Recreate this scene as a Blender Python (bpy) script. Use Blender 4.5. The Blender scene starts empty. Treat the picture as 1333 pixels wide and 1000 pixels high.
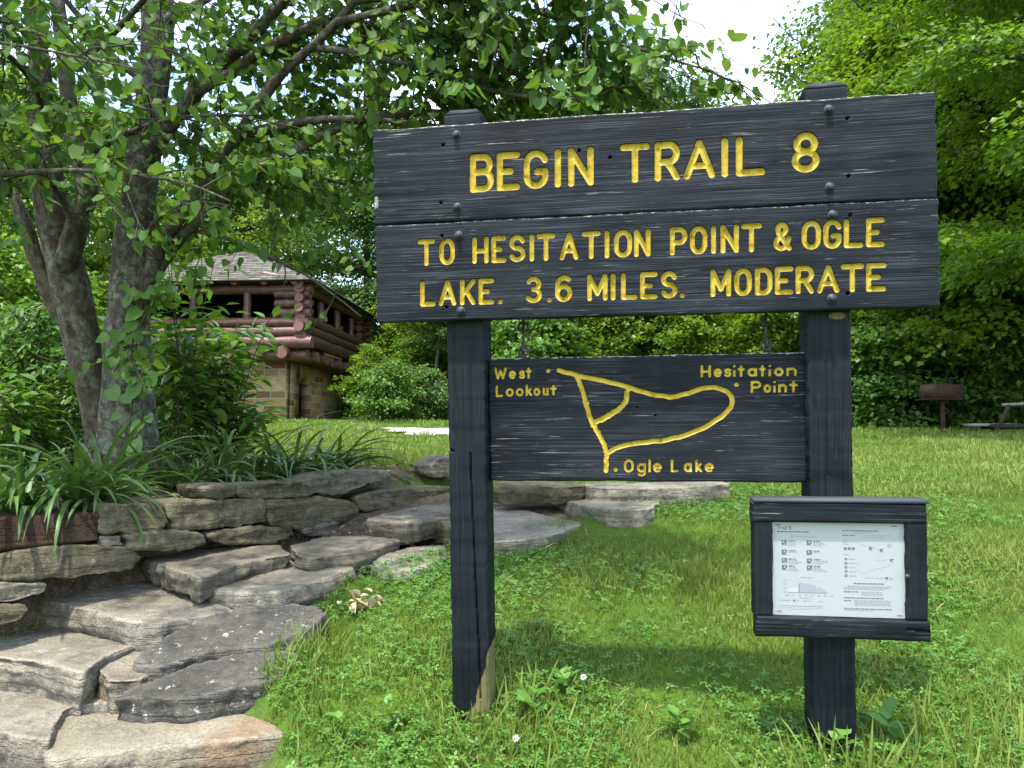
import bpy, bmesh, math, random
import numpy as np
from mathutils import Vector, Matrix
R = math.radians
rng = np.random.default_rng(11)
random.seed(11)
scene = bpy.context.scene
col = scene.collection

# ------------------------------------------------------------------ camera, sky, sun, exposure
F = 1000.0                                     # focal length in pixels of the 1333 px wide photograph
PITCH = math.atan(65.0 / F)
CZ = 1.55                                      # eye height
cam_d = bpy.data.cameras.new("camera"); cam = bpy.data.objects.new("camera", cam_d); col.objects.link(cam)
cam.location = (0, 0, CZ); cam.rotation_euler = (math.pi / 2 + PITCH, 0, 0)
cam_d.sensor_width = 36; cam_d.lens = 36 * F / 1333; cam_d.clip_start = 0.05; cam_d.clip_end = 1500
scene.camera = cam
SUN_EL, SUN_AZ = R(69), R(180 + 22)            # azimuth clockwise from +Y: behind the camera, a little to its left
world = bpy.data.worlds.new("World"); scene.world = world; world.use_nodes = True
wn = world.node_tree; wn.nodes.clear()
w_out = wn.nodes.new('ShaderNodeOutputWorld'); w_bg = wn.nodes.new('ShaderNodeBackground')
w_sky = wn.nodes.new('ShaderNodeTexSky'); w_sky.sky_type = 'NISHITA'; w_sky.sun_disc = False
w_sky.sun_elevation = SUN_EL; w_sky.sun_rotation = SUN_AZ; w_sky.air_density = 1.0; w_sky.dust_density = 1.5
w_tc = wn.nodes.new('ShaderNodeTexCoord'); w_map = wn.nodes.new('ShaderNodeMapping')
w_map.inputs['Scale'].default_value = (1.4, 1.4, 3.0)
w_noise = wn.nodes.new('ShaderNodeTexNoise'); w_noise.inputs['Scale'].default_value = 1.7
w_noise.inputs['Detail'].default_value = 7; w_noise.inputs['Roughness'].default_value = 0.55
w_ramp = wn.nodes.new('ShaderNodeValToRGB')
w_ramp.color_ramp.elements[0].position = 0.47; w_ramp.color_ramp.elements[1].position = 0.72
w_mix = wn.nodes.new('ShaderNodeMixRGB'); w_mix.inputs[2].default_value = (6.2, 7.0, 7.8, 1)
L = wn.links.new
L(w_tc.outputs['Generated'], w_map.inputs[0]); L(w_map.outputs[0], w_noise.inputs['Vector'])
L(w_noise.outputs['Fac'], w_ramp.inputs[0]); L(w_ramp.outputs[0], w_mix.inputs[0])
L(w_sky.outputs[0], w_mix.inputs[1]); L(w_mix.outputs[0], w_bg.inputs[0])
w_bg.inputs[1].default_value = 0.15
L(w_bg.outputs[0], w_out.inputs[0])
sun_d = bpy.data.lights.new("sun", 'SUN'); sun_d.energy = 2.05; sun_d.angle = R(1.5); sun_d.color = (1.0, 0.95, 0.86)
sun = bpy.data.objects.new("sun", sun_d); col.objects.link(sun)
to_sun = Vector((math.sin(SUN_AZ) * math.cos(SUN_EL), math.cos(SUN_AZ) * math.cos(SUN_EL), math.sin(SUN_EL)))
sun.rotation_euler = to_sun.to_track_quat('Z', 'Y').to_euler(); sun.location = to_sun * 60
scene.view_settings.view_transform = 'Standard'; scene.view_settings.look = 'None'
scene.view_settings.gamma = 1; scene.view_settings.exposure = 2.08
scene.cycles.max_bounces = 12; scene.cycles.diffuse_bounces = 8; scene.cycles.transmission_bounces = 8; scene.cycles.transparent_max_bounces = 6
scene.cycles.use_denoising = True

# ------------------------------------------------------------------ measuring helpers
C0 = np.array([0, 0, CZ]); cRt = np.array([1.0, 0, 0])
cUp = np.array([0, -math.sin(PITCH), math.cos(PITCH)]); cFw = np.array([0, math.cos(PITCH), math.sin(PITCH)])
def ray(px, py): return cRt * ((px - 666.5) / F) + cUp * ((500 - py) / F) + cFw
def pt(px, py, D): return C0 + ray(px, py) * D
def on_z(px, py, z):                           # where the sight line meets a level plane, z measured from the eye
    r = ray(px, py); return C0 + r * (z / r[2])

def _hash(ix, iy, iz, seed):
    h = (ix * 374761393 + iy * 668265263 + iz * 2147483647 + seed * 974711) & 0xffffffff
    h = ((h ^ (h >> 13)) * 1274126177) & 0xffffffff
    h = ((h ^ (h >> 16)) * 2246822519) & 0xffffffff
    return ((h ^ (h >> 15)) & 0xffff) / 65535.0
def vnoise(P, seed=0):
    P = np.asarray(P, float); i = np.floor(P).astype(np.int64); f = P - i; f = f * f * (3 - 2 * f)
    out = 0
    for dx in (0, 1):
        for dy in (0, 1):
            for dz in (0, 1):
                w = (f[:, 0] if dx else 1 - f[:, 0]) * (f[:, 1] if dy else 1 - f[:, 1]) * (f[:, 2] if dz else 1 - f[:, 2])
                out = out + w * _hash(i[:, 0] + dx, i[:, 1] + dy, i[:, 2] + dz, seed)
    return out * 2 - 1
def fbm(P, seed=0, octv=4, gain=0.5):
    a, o = 1.0, 0
    for k in range(octv):
        o = o + a * vnoise(P * (2.03 ** k), seed + k * 17); a *= gain
    return o
def sstep(x, a, b):
    t = np.clip((x - a) / (b - a), 0, 1); return t * t * (3 - 2 * t)
def nrm(v): return v / np.maximum(np.linalg.norm(v, axis=-1, keepdims=True), 1e-9)

# ------------------------------------------------------------------ object helpers
def tag(o, label=None, cat=None, group=None, kind=None):
    if label: o["label"] = label
    if cat: o["category"] = cat
    if group: o["group"] = group
    if kind: o["kind"] = kind
    return o
def empty(name, loc=(0, 0, 0), rz=0.0):
    o = bpy.data.objects.new(name, None); o.location = loc; o.rotation_euler = (0, 0, rz); o.empty_display_size = 0.1
    col.objects.link(o); return o
def link(name, me, mats, parent=None, smooth=True):
    o = bpy.data.objects.new(name, me); col.objects.link(o)
    for m in (mats if isinstance(mats, (list, tuple)) else [mats]): me.materials.append(m)
    if smooth: me.polygons.foreach_set("use_smooth", np.ones(len(me.polygons), bool))
    if parent is not None: o.parent = parent
    return o
def np_mesh(name, V, groups, attrs=None, midx=None):
    """groups: list of (n,k) index arrays. attrs: per point floats. midx: list of per-face material indices per group."""
    me = bpy.data.meshes.new(name); V = np.ascontiguousarray(V, np.float32)
    me.vertices.add(len(V)); me.vertices.foreach_set("co", V.ravel())
    groups = [np.asarray(g, np.int32) for g in groups if len(g)]
    nl = sum(g.size for g in groups); nf = sum(len(g) for g in groups)
    me.loops.add(nl); me.loops.foreach_set("vertex_index", np.concatenate([g.ravel() for g in groups]))
    tot = np.concatenate([np.full(len(g), g.shape[1], np.int32) for g in groups])
    st = np.concatenate([[0], np.cumsum(tot)[:-1]]).astype(np.int32)
    me.polygons.add(nf); me.polygons.foreach_set("loop_start", st)
    if midx is not None: me.polygons.foreach_set("material_index", np.concatenate(midx).astype(np.int32))
    for k, a in (attrs or {}).items():
        at = me.attributes.new(k, 'FLOAT', 'POINT'); at.data.foreach_set("value", np.ascontiguousarray(a, np.float32))
    me.update(calc_edges=True); me.validate(); return me

class MB:
    """collects boxes, tubes and leaves into one mesh"""
    def __init__(s): s.V = []; s.g = {}; s.n = 0; s.a = []; s.m = {}
    def add(s, V, faces, var=0.5, mi=0):
        V = np.asarray(V, float); s.V.append(V); s.a.append(np.broadcast_to(np.asarray(var, float), (len(V),)))
        for f in faces:
            f = np.asarray(f); f = f[None] if f.ndim == 1 else f
            s.g.setdefault(f.shape[1], []).append(f + s.n); s.m.setdefault(f.shape[1], []).append(np.full(len(f), mi))
        s.n += len(V); return s
    def box(s, c, size, rot=None, mi=0, taper=1.0):
        h = np.array(size) / 2
        V = np.array([[x, y, z] for z in (-1, 1) for y in (-1, 1) for x in (-1, 1)], float) * h
        V[4:, :2] *= taper
        if rot is not None: V = V @ np.array(rot).T
        return s.add(V + np.array(c), [np.array([[0, 2, 3, 1], [4, 5, 7, 6], [0, 1, 5, 4], [2, 6, 7, 3], [0, 4, 6, 2], [1, 3, 7, 5]])], mi=mi)
    def tube(s, pts, rad, n=8, cap=True, var=0.5, mi=0, closed=False):
        V, fs = tube(pts, rad, n, cap, closed); return s.add(V, fs, var, mi)
    def build(s, name, mats, parent=None, smooth=True):
        gs = [np.concatenate(s.g[k]) for k in s.g]; ms = [np.concatenate(s.m[k]) for k in s.m]
        return link(name, np_mesh(name, np.concatenate(s.V), gs, {"var": np.concatenate(s.a)}, ms), mats, parent, smooth)

def tube(pts, rad, n=8, cap=True, closed=False):
    P = np.asarray(pts, float); m = len(P); rad = np.broadcast_to(np.asarray(rad, float), (m,))
    T = np.gradient(P, axis=0)
    if closed: T = np.roll(P, -1, 0) - np.roll(P, 1, 0)
    T = nrm(T); ref = np.array([0, 0, 1.0]) if abs(T[0][2]) < 0.9 else np.array([1.0, 0, 0])
    u = nrm(np.cross(T[0], ref)); rings = []
    a = np.linspace(0, 2 * math.pi, n, endpoint=False)
    for i in range(m):
        u = nrm(u - T[i] * np.dot(u, T[i])); v = np.cross(T[i], u)
        rings.append(P[i] + rad[i] * (np.cos(a)[:, None] * u + np.sin(a)[:, None] * v))
    V = np.concatenate(rings); k = np.arange(n); k2 = (k + 1) % n; q = []
    for i in range(m if closed else m - 1):
        j = (i + 1) % m; q.append(np.stack([i * n + k, i * n + k2, j * n + k2, j * n + k], 1))
    fs = [np.concatenate(q)]
    if cap and not closed: fs += [np.arange(n)[::-1], np.arange(n) + (m - 1) * n]
    return V, fs
def smooth_line(pts, n=24):
    P = np.asarray(pts, float); d = np.concatenate([[0], np.cumsum(np.linalg.norm(np.diff(P, axis=0), axis=1))]); t = np.linspace(0, d[-1], n)
    Q = np.stack([np.interp(t, d, P[:, k]) for k in range(P.shape[1])], 1)
    for _ in range(2): Q[1:-1] = 0.25 * Q[:-2] + 0.5 * Q[1:-1] + 0.25 * Q[2:]
    return Q
def scatter(tv, tf, P, A, N, S, var):
    """copies of a small leaf shape: A = length axis, N = face normal, S = size"""
    A = nrm(A); B = nrm(np.cross(A, N)); N = np.cross(B, A)
    S = np.broadcast_to(np.asarray(S, float), (len(P),))[:, None, None]
    V = P[:, None, :] + S * (tv[None, :, 0, None] * B[:, None] + tv[None, :, 1, None] * A[:, None] + tv[None, :, 2, None] * N[:, None])
    k = len(tv); off = (np.arange(len(P)) * k)[:, None, None]
    return V.reshape(-1, 3), [(off + np.asarray(f)[None]).reshape(-1, np.asarray(f).shape[1]) for f in tf], np.repeat(var, k)

# leaf shapes: x width, y length, z out of the face
HEART = (np.array([[0, 0, 0], [0, .5, -.05], [0, 1, .06], [-.33, -.08, .07], [-.5, .25, .10], [-.36, .65, .04], [.33, -.08, .07], [.5, .25, .10], [.36, .65, .04]]),
         [[[0, 1, 4, 3], [1, 2, 5, 4], [0, 6, 7, 1], [1, 7, 8, 2]]])
LANCE = (np.array([[0, 0, 0], [0, .45, -.02], [0, 1, -.12], [-.2, .3, .05], [-.17, .65, .0], [.2, .3, .05], [.17, .65, .0]]),
         [[[0, 1, 4, 3], [0, 5, 6, 1]], [[1, 2, 4], [1, 6, 2]]])
MAPLE = (np.array([[0, 0, 0], [0, .55, .0], [0, 1, -.08], [-.5, .05, .02], [-.28, .38, .05], [-.52, .68, .0], [-.18, .62, .03], [.5, .05, .02], [.28, .38, .05], [.52, .68, .0], [.18, .62, .03]]),
         [[[0, 1, 4, 3], [0, 7, 8, 1]], [[4, 1, 5], [1, 6, 5], [1, 2, 6], [1, 8, 9], [1, 9, 10], [1, 10, 2]]])
KITE = (np.array([[0, 0, 0], [-.42, .42, .07], [0, 1, -.05], [.42, .42, .07]]), [[[0, 2, 1], [0, 3, 2]]])
BLADE = (np.array([[-.05, 0, 0], [.05, 0, 0], [-.045, .4, .03], [.045, .4, .03], [-.03, .75, .13], [.03, .75, .13], [0, 1, .28]]),
         [[[0, 1, 3, 2], [2, 3, 5, 4]], [[4, 5, 6]]])

# ------------------------------------------------------------------ material helpers
class NT:
    def __init__(s, name):
        s.m = bpy.data.materials.new(name); s.m.use_nodes = True; s.t = s.m.node_tree; s.t.nodes.clear()
        s.out = s.t.nodes.new('ShaderNodeOutputMaterial')
    def n(s, typ, _o=0, _p=None, **inp):
        nd = s.t.nodes.new('ShaderNode' + typ)
        for k, v in (_p or {}).items(): setattr(nd, k, v)
        for k, v in inp.items():
            k = int(k[1:]) if k[0] == '_' else k.replace('_', ' ')
            if isinstance(v, bpy.types.NodeSocket): s.t.links.new(v, nd.inputs[k])
            else: nd.inputs[k].default_value = v
        return nd.outputs[_o] if _o is not None else nd
    def attr(s, name): return s.n('Attribute', 'Fac', {'attribute_name': name})
    def ocoord(s, scale=(1, 1, 1)):
        return s.n('Mapping', 0, None, Vector=s.n('TexCoord', 'Object'), Scale=scale)
    def noise(s, vec, scale, detail=4, rough=.55, dist=0.0):
        return s.n('TexNoise', 'Fac', None, Vector=vec, Scale=scale, Detail=detail, Roughness=rough, Distortion=dist)
    def ramp(s, fac, stops):
        nd = s.n('ValToRGB', None, None, Fac=fac); cr = nd.color_ramp
        while len(cr.elements) < len(stops): cr.elements.new(0.5)
        for e, (p, c) in zip(cr.elements, stops):
            e.position = p; e.color = (c, c, c, 1) if isinstance(c, (int, float)) else (*c, 1)
        return nd.outputs[0]
    def mix(s, fac, a, b, mode='MIX'):
        f = lambda c: c if isinstance(c, bpy.types.NodeSocket) else (*c, 1)
        return s.n('MixRGB', 0, {'blend_type': mode}, _0=fac, _1=f(a), _2=f(b))
    def math(s, op, a, b=0.0): return s.n('Math', 0, {'operation': op}, _0=a, _1=b)
    def bump(s, h, strength=.5, dist=.01): return s.n('Bump', 0, None, Height=h, Strength=strength, Distance=dist)
    def surf(s, color, rough=.7, spec=.3, normal=None, metal=0.0):
        k = dict(Base_Color=color if isinstance(color, bpy.types.NodeSocket) else (*color, 1), Roughness=rough, Metallic=metal)
        k['Specular_IOR_Level'] = spec
        if normal is not None: k['Normal'] = normal
        b = s.n('BsdfPrincipled', 0, None, **k); s.t.links.new(b, s.out.inputs[0]); return b

def leaf_mat(name, dark, mid, light, trans=.38, rough=.45, spec=.35, tint=(1.25, 1.15, .55)):
    t = NT(name); v = t.attr('var')
    c = t.ramp(v, [(0, dark), (.5, mid), (1, light)])
    r = t.n('ObjectInfo', 'Random'); c = t.mix(t.math('MULTIPLY', r, .3), c, light)
    b = t.surf(c, rough, spec)
    tc = t.mix(1.0, c, tint, 'MULTIPLY')
    tr = t.n('BsdfTranslucent', 0, None, Color=tc)
    t.t.links.new(t.n('MixShader', 0, None, _0=trans, _1=b, _2=tr), t.out.inputs[0]); return t.m
def plain(name, color, rough=.6, spec=.3, metal=0.0):
    t = NT(name); t.surf(color, rough, spec, None, metal); return t.m

M = {}
M['maple'] = leaf_mat('maple leaves', (.045, .110, .009), (.100, .200, .013), (.185, .295, .022), .5)
M['oak'] = leaf_mat('oak leaves', (.034, .088, .021), (.068, .145, .032), (.12, .215, .05), .5)
M['redbud'] = leaf_mat('heart leaves', (.030, .085, .020), (.062, .142, .028), (.12, .215, .04), .5, .5, .2)
M['shrub'] = leaf_mat('shrub leaves', (.034, .100, .014), (.072, .170, .022), (.13, .25, .034), .42)
M['lily'] = leaf_mat('strap leaves', (.030, .080, .018), (.058, .130, .028), (.11, .19, .045), .32, .42, .35)
M['grass'] = leaf_mat('grass blades', (.066, .118, .018), (.128, .200, .030), (.22, .285, .065), .38, .55, .22)
M['clover'] = leaf_mat('clover leaves', (.040, .115, .014), (.075, .185, .022), (.12, .24, .04), .3, .5)
M['straw'] = leaf_mat('dry leaves', (.16, .10, .045), (.30, .21, .10), (.50, .40, .24), .15, .7, .2, (1, 1, .9))

def bark_mat(name, dark, light, lichen, amount):
    t = NT(name); o = t.ocoord((1, 1, .35)); o2 = t.ocoord()
    n1 = t.noise(o, 38, 6, .65); n2 = t.noise(o2, 7, 4); n3 = t.noise(o2, 26, 5, .7)
    c = t.ramp(n1, [(.3, dark), (.7, light)])
    lm = t.math('MULTIPLY', t.ramp(n2, [(.5 - amount * .2, 0), (.62 - amount * .1, 1)]), t.ramp(n3, [(.45, 0), (.6, 1)]))
    c = t.mix(lm, c, lichen)
    t.surf(c, .9, .15, t.bump(t.math('ADD', n1, t.math('MULTIPLY', n3, .5)), .8, .02)); return t.m
M['bark'] = bark_mat('lichen bark', (.026, .021, .016), (.098, .080, .058), (.15, .165, .12), .85)
M['bark2'] = bark_mat('brown bark', (.028, .021, .015), (.100, .076, .053), (.13, .14, .10), .4)
M['twig'] = plain('twig bark', (.055, .045, .032), .85, .15)

def stone_mat(name, a, b, c, lichen=.4, rust=0.0, dark=.4):
    t = NT(name); o = t.ocoord(); rnd = t.n('ObjectInfo', 'Random')
    ov = t.n('VectorMath', 0, {'operation': 'ADD'}, _0=o, _1=t.n('CombineXYZ', 0, None, X=t.math('MULTIPLY', rnd, 37.0), Y=t.math('MULTIPLY', rnd, 11.0)))
    n1 = t.noise(ov, 3.2, 6, .62); n2 = t.noise(ov, 13, 6, .66); n3 = t.noise(ov, 60, 4, .7)
    lay = t.noise(t.n('Mapping', 0, None, Vector=ov, Scale=(.7, .7, 9.0)), 5, 4, .6)
    base = t.ramp(n1, [(.28, a), (.5, b), (.72, c)])
    base = t.mix(t.math('MULTIPLY', t.ramp(lay, [(.4, 0), (.62, 1)]), .35), base, tuple(x * .5 for x in b))
    base = t.mix(t.math('MULTIPLY', t.ramp(n2, [(.50, 0), (.66, 1)]), dark), base, (.045, .042, .036))
    if rust: 
        sep = t.n('SeparateXYZ', None, None, Vector=t.n('TexCoord', 'Normal')); 
        base = t.mix(t.math('MULTIPLY', t.ramp(t.noise(ov, 2.4, 5, .6), [(.56, 0), (.68, 1)]), rust), base, (.30, .125, .045))
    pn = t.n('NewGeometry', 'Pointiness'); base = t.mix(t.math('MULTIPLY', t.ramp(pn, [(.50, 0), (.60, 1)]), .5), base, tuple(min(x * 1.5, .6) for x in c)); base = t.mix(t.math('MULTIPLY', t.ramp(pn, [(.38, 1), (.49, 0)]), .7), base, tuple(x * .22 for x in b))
    n5 = t.noise(ov, 130, 3, .75); base = t.mix(.75, base, t.ramp(n5, [(.3, .38), (.7, 1.0)]), 'MULTIPLY')
    n4 = t.noise(ov, 22, 5, .75)
    base = t.mix(t.math('MULTIPLY', t.ramp(n4, [(.60, 0), (.67, 1)]), lichen), base, (.52, .51, .45))
    base = t.mix(t.ramp(n3, [(.25, .35), (.6, 0)]), base, (.06, .05, .04))
    h = t.math('ADD', t.math('MULTIPLY', n2, .8), t.math('ADD', t.math('MULTIPLY', n3, .45), t.math('ADD', t.math('MULTIPLY', t.ramp(lay, [(.44, 0), (.5, 1)]), .35), t.math('MULTIPLY', n5, .18))))
    t.surf(base, .9, .15, t.bump(h, .9, .022)); return t.m
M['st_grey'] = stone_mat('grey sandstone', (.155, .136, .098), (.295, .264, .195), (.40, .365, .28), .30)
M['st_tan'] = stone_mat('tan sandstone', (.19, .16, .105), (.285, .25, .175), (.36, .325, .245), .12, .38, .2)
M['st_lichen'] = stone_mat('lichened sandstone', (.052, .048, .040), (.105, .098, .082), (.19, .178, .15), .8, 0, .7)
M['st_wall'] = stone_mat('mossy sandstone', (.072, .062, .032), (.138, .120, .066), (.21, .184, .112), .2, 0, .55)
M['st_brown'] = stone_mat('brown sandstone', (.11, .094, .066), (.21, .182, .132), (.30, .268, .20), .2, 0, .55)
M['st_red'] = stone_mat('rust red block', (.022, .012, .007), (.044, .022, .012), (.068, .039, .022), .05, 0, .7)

def paint_wood(name, axis):
    """worn black paint on boards; attribute paint = distance to a routed stroke (mm, negative inside), hole = dark pits, bare = where paint has gone"""
    t = NT(name); s1 = (1.3, 1, 60) if axis == 'x' else (60, 1, 1.3); s2 = (4, 1, 230) if axis == 'x' else (230, 1, 4)
    rnd = t.n('ObjectInfo', 'Random')
    base = t.n('VectorMath', 0, {'operation': 'ADD'}, _0=t.n('TexCoord', 'Object'), _1=t.n('CombineXYZ', 0, None, Y=t.math('MULTIPLY', rnd, 9.0)))
    wob = t.n('TexNoise', 'Color', None, Vector=base, Scale=2.2, Detail=2)
    base = t.mix(.012 if axis == 'x' else .008, base, wob, 'ADD')
    g1 = t.noise(t.n('Mapping', 0, None, Vector=base, Scale=s1), 1.6, 4, .6)
    g2 = t.noise(t.n('Mapping', 0, None, Vector=base, Scale=s2), 1.2, 4, .65)
    patch = t.ramp(t.noise(base, 3.1, 3, .6), [(.38, 0), (.66, 1)])
    c = t.ramp(g1, [(.35, (.0026, .0034, .0046)), (.62, (.0058, .0074, .0098))])
    s3 = (2.2, 1, 330) if axis == 'x' else (330, 1, 2.2)
    g3 = t.noise(t.n('Mapping', 0, None, Vector=base, Scale=s3), 1.0, 3, .6)
    patch2 = t.ramp(t.noise(t.n('Mapping', 0, None, Vector=base, Scale=(1.3, 1, 3.4)), 2.6, 4, .65), [(.42, 0), (.60, 1)])
    lines = t.math('MULTIPLY', t.ramp(g3, [(.50, 0), (.60, 1)]), t.math('ADD', t.math('MULTIPLY', patch2, .44 if axis == 'x' else .05), .06))
    c = t.mix(lines, c, (.075, .085, .102))
    c = t.mix(t.math('MULTIPLY', patch, .25), c, (.028, .034, .044))
    fl = t.math('MULTIPLY', t.ramp(g2, [(.635, 0), (.67, 1)]), t.ramp(t.noise(base, 5.5, 4, .6), [(.47, 0), (.57, 1)]))
    c = t.mix(t.math('MULTIPLY', fl, .45 if axis == 'x' else .1), c, (.50, .46, .40))
    jag = t.noise(t.n('Mapping', 0, None, Vector=base, Scale=(40, 1, 6)), 1, 5, .7)
    bare = t.ramp(t.math('SUBTRACT', t.attr('bare'), jag), [(.0, 0), (.04, 1)])
    c = t.mix(bare, c, t.ramp(g1, [(.3, (.16, .15, .135) if axis == 'x' else (.065, .058, .024)), (.7, (.34, .32, .29) if axis == 'x' else (.16, .14, .06))]))
    yn = t.noise(base, 42, 5, .65); yl = t.ramp(yn, [(.28, (.15, .085, .009)), (.42, (.37, .25, .019)), (.7, (.49, .36, .065))])
    d = t.math('ADD', t.attr('paint'), t.math('MULTIPLY', t.math('SUBTRACT', t.noise(base, 190, 2), .5), 2.2))
    ym = t.ramp(t.math('ADD', t.math('MULTIPLY', d, .25), .5), [(.42, 1), (.58, 0)])
    c = t.mix(ym, c, yl)
    c = t.mix(t.attr('hole'), c, (.004, .004, .004))
    h = t.math('ADD', g1, t.math('MULTIPLY', g3, .8)); h = t.math('MULTIPLY', h, t.math('SUBTRACT', 1.0, t.math('MULTIPLY', ym, .75)))
    rough = t.ramp(g2, [(.3, .46), (.7, .66)])
    t.surf(c, rough, .13, t.bump(h, .5 if axis == 'x' else .28, .0035)); return t.m
M['board'] = paint_wood('worn black board paint', 'x')
M['post'] = paint_wood('worn black post paint', 'z')
M['cap'] = plain('black cap paint', (.013, .016, .021), .65, .25)
M['iron'] = plain('dark iron', (.045, .045, .048), .5, .5, .5)
M['galv'] = plain('weathered bolt steel', (.030, .033, .038), .55, .35, .2)

def log_mat():
    t = NT('red brown log paint'); o = t.ocoord(); n = t.noise(o, 6, 5, .6); n2 = t.noise(o, 30, 4)
    c = t.ramp(n, [(.3, (.072, .028, .022)), (.7, (.145, .066, .054))])
    t.surf(c, t.ramp(n2, [(.3, .30), (.7, .55)]), .5, t.bump(n2, .3, .02)); return t.m
M['log'] = log_mat()
M['logend'] = plain('red brown log ends', (.18, .085, .066), .7, .3)
def masonry():
    t = NT('coursed brown sandstone'); uv = t.n('UVMap', 0)
    nz = t.n('TexNoise', 'Color', None, Vector=uv, Scale=1.5, Detail=2)
    uv2 = t.mix(.06, uv, nz, 'ADD')
    br = t.n('TexBrick', None, {'offset': .45, 'squash': .7, 'squash_frequency': 3}, Vector=uv2, Scale=1.0, Mortar_Size=.012, Brick_Width=.62, Row_Height=.21, Bias=0.0)
    br.inputs['Color1'].default_value = (0, 0, 0, 1); br.inputs['Color2'].default_value = (1, 1, 1, 1); br.inputs['Mortar'].default_value = (.5, .5, .5, 1)
    c = t.ramp(br.outputs['Color'], [(0, (.13, .068, .038)), (.35, (.32, .18, .070)), (.65, (.42, .28, .105)), (1, (.46, .34, .18))])
    n = t.noise(uv, 5, 5, .6); c = t.mix(t.ramp(n, [(.4, .0), (.7, .6)]), c, (.16, .10, .06))
    c = t.mix(br.outputs['Fac'], c, (.36, .32, .25))
    t.surf(c, .9, .2, t.bump(t.math('SUBTRACT', t.math('MULTIPLY', n, .5), br.outputs['Fac']), .6, .03)); return t.m
M['masonry'] = masonry()
def shingle():
    t = NT('grey wood shingles'); uv = t.n('UVMap', 0)
    br = t.n('TexBrick', None, {'offset': .37}, Vector=uv, Scale=1.0, Mortar_Size=.008, Brick_Width=.17, Row_Height=.2)
    br.inputs['Color1'].default_value = (0, 0, 0, 1); br.inputs['Color2'].default_value = (1, 1, 1, 1); br.inputs['Mortar'].default_value = (0, 0, 0, 1)
    c = t.ramp(br.outputs['Color'], [(0, (.060, .056, .049)), (.5, (.125, .116, .102)), (1, (.20, .188, .164))])
    c = t.mix(t.ramp(t.noise(uv, 1.3, 4), [(.45, 0), (.75, .5)]), c, (.12, .13, .07))
    c = t.mix(br.outputs['Fac'], c, (.04, .035, .03)); t.surf(c, .85, .25); return t.m
M['shingle'] = shingle()
def rust():
    t = NT('rusty steel'); o = t.ocoord(); n = t.noise(o, 9, 6, .65)
    t.surf(t.ramp(n, [(.3, (.024, .012, .008)), (.7, (.070, .032, .017))]), .85, .3, t.bump(n, .4, .01)); return t.m
M['rust'] = rust()
def oldwood():
    t = NT('silvered wood'); o = t.ocoord((2, 30, 30)); n = t.noise(o, 2, 4, .6)
    t.surf(t.ramp(n, [(.3, (.20, .18, .15)), (.7, (.42, .39, .34))]), .8, .25, t.bump(n, .3, .005)); return t.m
M['oldwood'] = oldwood()
# ------------------------------------------------------------------ terrain
_by = np.array([-60, 0, 1.5, 2.4, 3.5, 4.2, 5.1, 8, 13, 22, 40, 90, 300.])
_bz = np.array([-3.5, -1.55, -1.27, -1.00, -.73, -.56, -.37, -.20, .03, .42, .7, 1.0, 1.0])
def base_z(Y):
    o = 0
    for k, w in ((-.35, .25), (0, .5), (.35, .25)): o = o + w * np.interp(Y + k, _by, _bz)
    return o
WALL_PX = [(-140, 700, 2.75), (-60, 690, 3.0), (0, 690, 3.15), (130, 670, 3.4), (220, 655, 3.6), (350, 640, 4.1), (450, 620, 4.7), (510, 615, 5.0), (600, 610, 5.5)]
WALL = np.array([pt(*p)[:2] for p in WALL_PX])
def wall_D(px): return np.interp(px, [p[0] for p in WALL_PX], [p[2] for p in WALL_PX])
WALL_SHIFT = WALL + np.array([-.04, .13])
bed_poly = np.array(list(map(tuple, WALL_SHIFT)) + [tuple(pt(520, 595, 6.0)[:2]), tuple(pt(440, 580, 7.5)[:2]), (-4.5, 9.5), (-14, 9.5), (-14, 2.6)])
def in_poly(X, Y, P):
    X = np.asarray(X, float); Y = np.asarray(Y, float); c = np.zeros(X.shape, bool); n = len(P)
    for i in range(n):
        x0, y0 = P[i]; x1, y1 = P[i - 1]
        if y0 == y1: continue
        c ^= ((y0 > Y) != (y1 > Y)) & (X < (x1 - x0) * (Y - y0) / (y1 - y0) + x0)
    return c
def seg_dist(X, Y, P, closed=True):
    d = np.full(np.shape(X), 1e9); n = len(P)
    for i in range(n if closed else n - 1):
        a = P[i]; b = P[(i + 1) % n]; ab = b - a; t = np.clip(((X - a[0]) * ab[0] + (Y - a[1]) * ab[1]) / max(ab @ ab, 1e-12), 0, 1)
        d = np.minimum(d, np.hypot(X - a[0] - t * ab[0], Y - a[1] - t * ab[1]))
    return d
def sdist(X, Y, P): return np.where(in_poly(X, Y, P), 1, -1) * seg_dist(X, Y, P)
def ground(X, Y):
    X = np.asarray(X, float); Y = np.asarray(Y, float); s = X.shape; X = X.ravel(); Y = Y.ravel()
    b = base_z(Y); bed = np.maximum(b, -.36 + .032 * (Y - 3))
    near = Y < 12; m = np.zeros(len(X)); m[near] = sstep(sdist(X[near], Y[near], bed_poly), -.01, .10)
    z = b + (bed - b) * m
    pm = np.zeros(len(X)); nr = Y < 9; pm[nr] = sstep(sdist(X[nr], Y[nr], path_poly), -.02, .10)
    z = z - pm * np.interp(Y, [2.6, 3.4, 4.5], [.15, .10, .07])
    P = np.stack([X, Y, 0 * X], 1)
    z = z + .035 * vnoise(P * .8, 3) * sstep(np.abs(Y), .5, 6) + .012 * fbm(P * 2.7, 5, 3) + .25 * vnoise(P * .06, 9) * sstep(np.hypot(X, Y), 14, 40)
    return (z + CZ).reshape(s)
def gz(x, y): return float(ground(np.array([x]), np.array([y]))[0])
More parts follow.
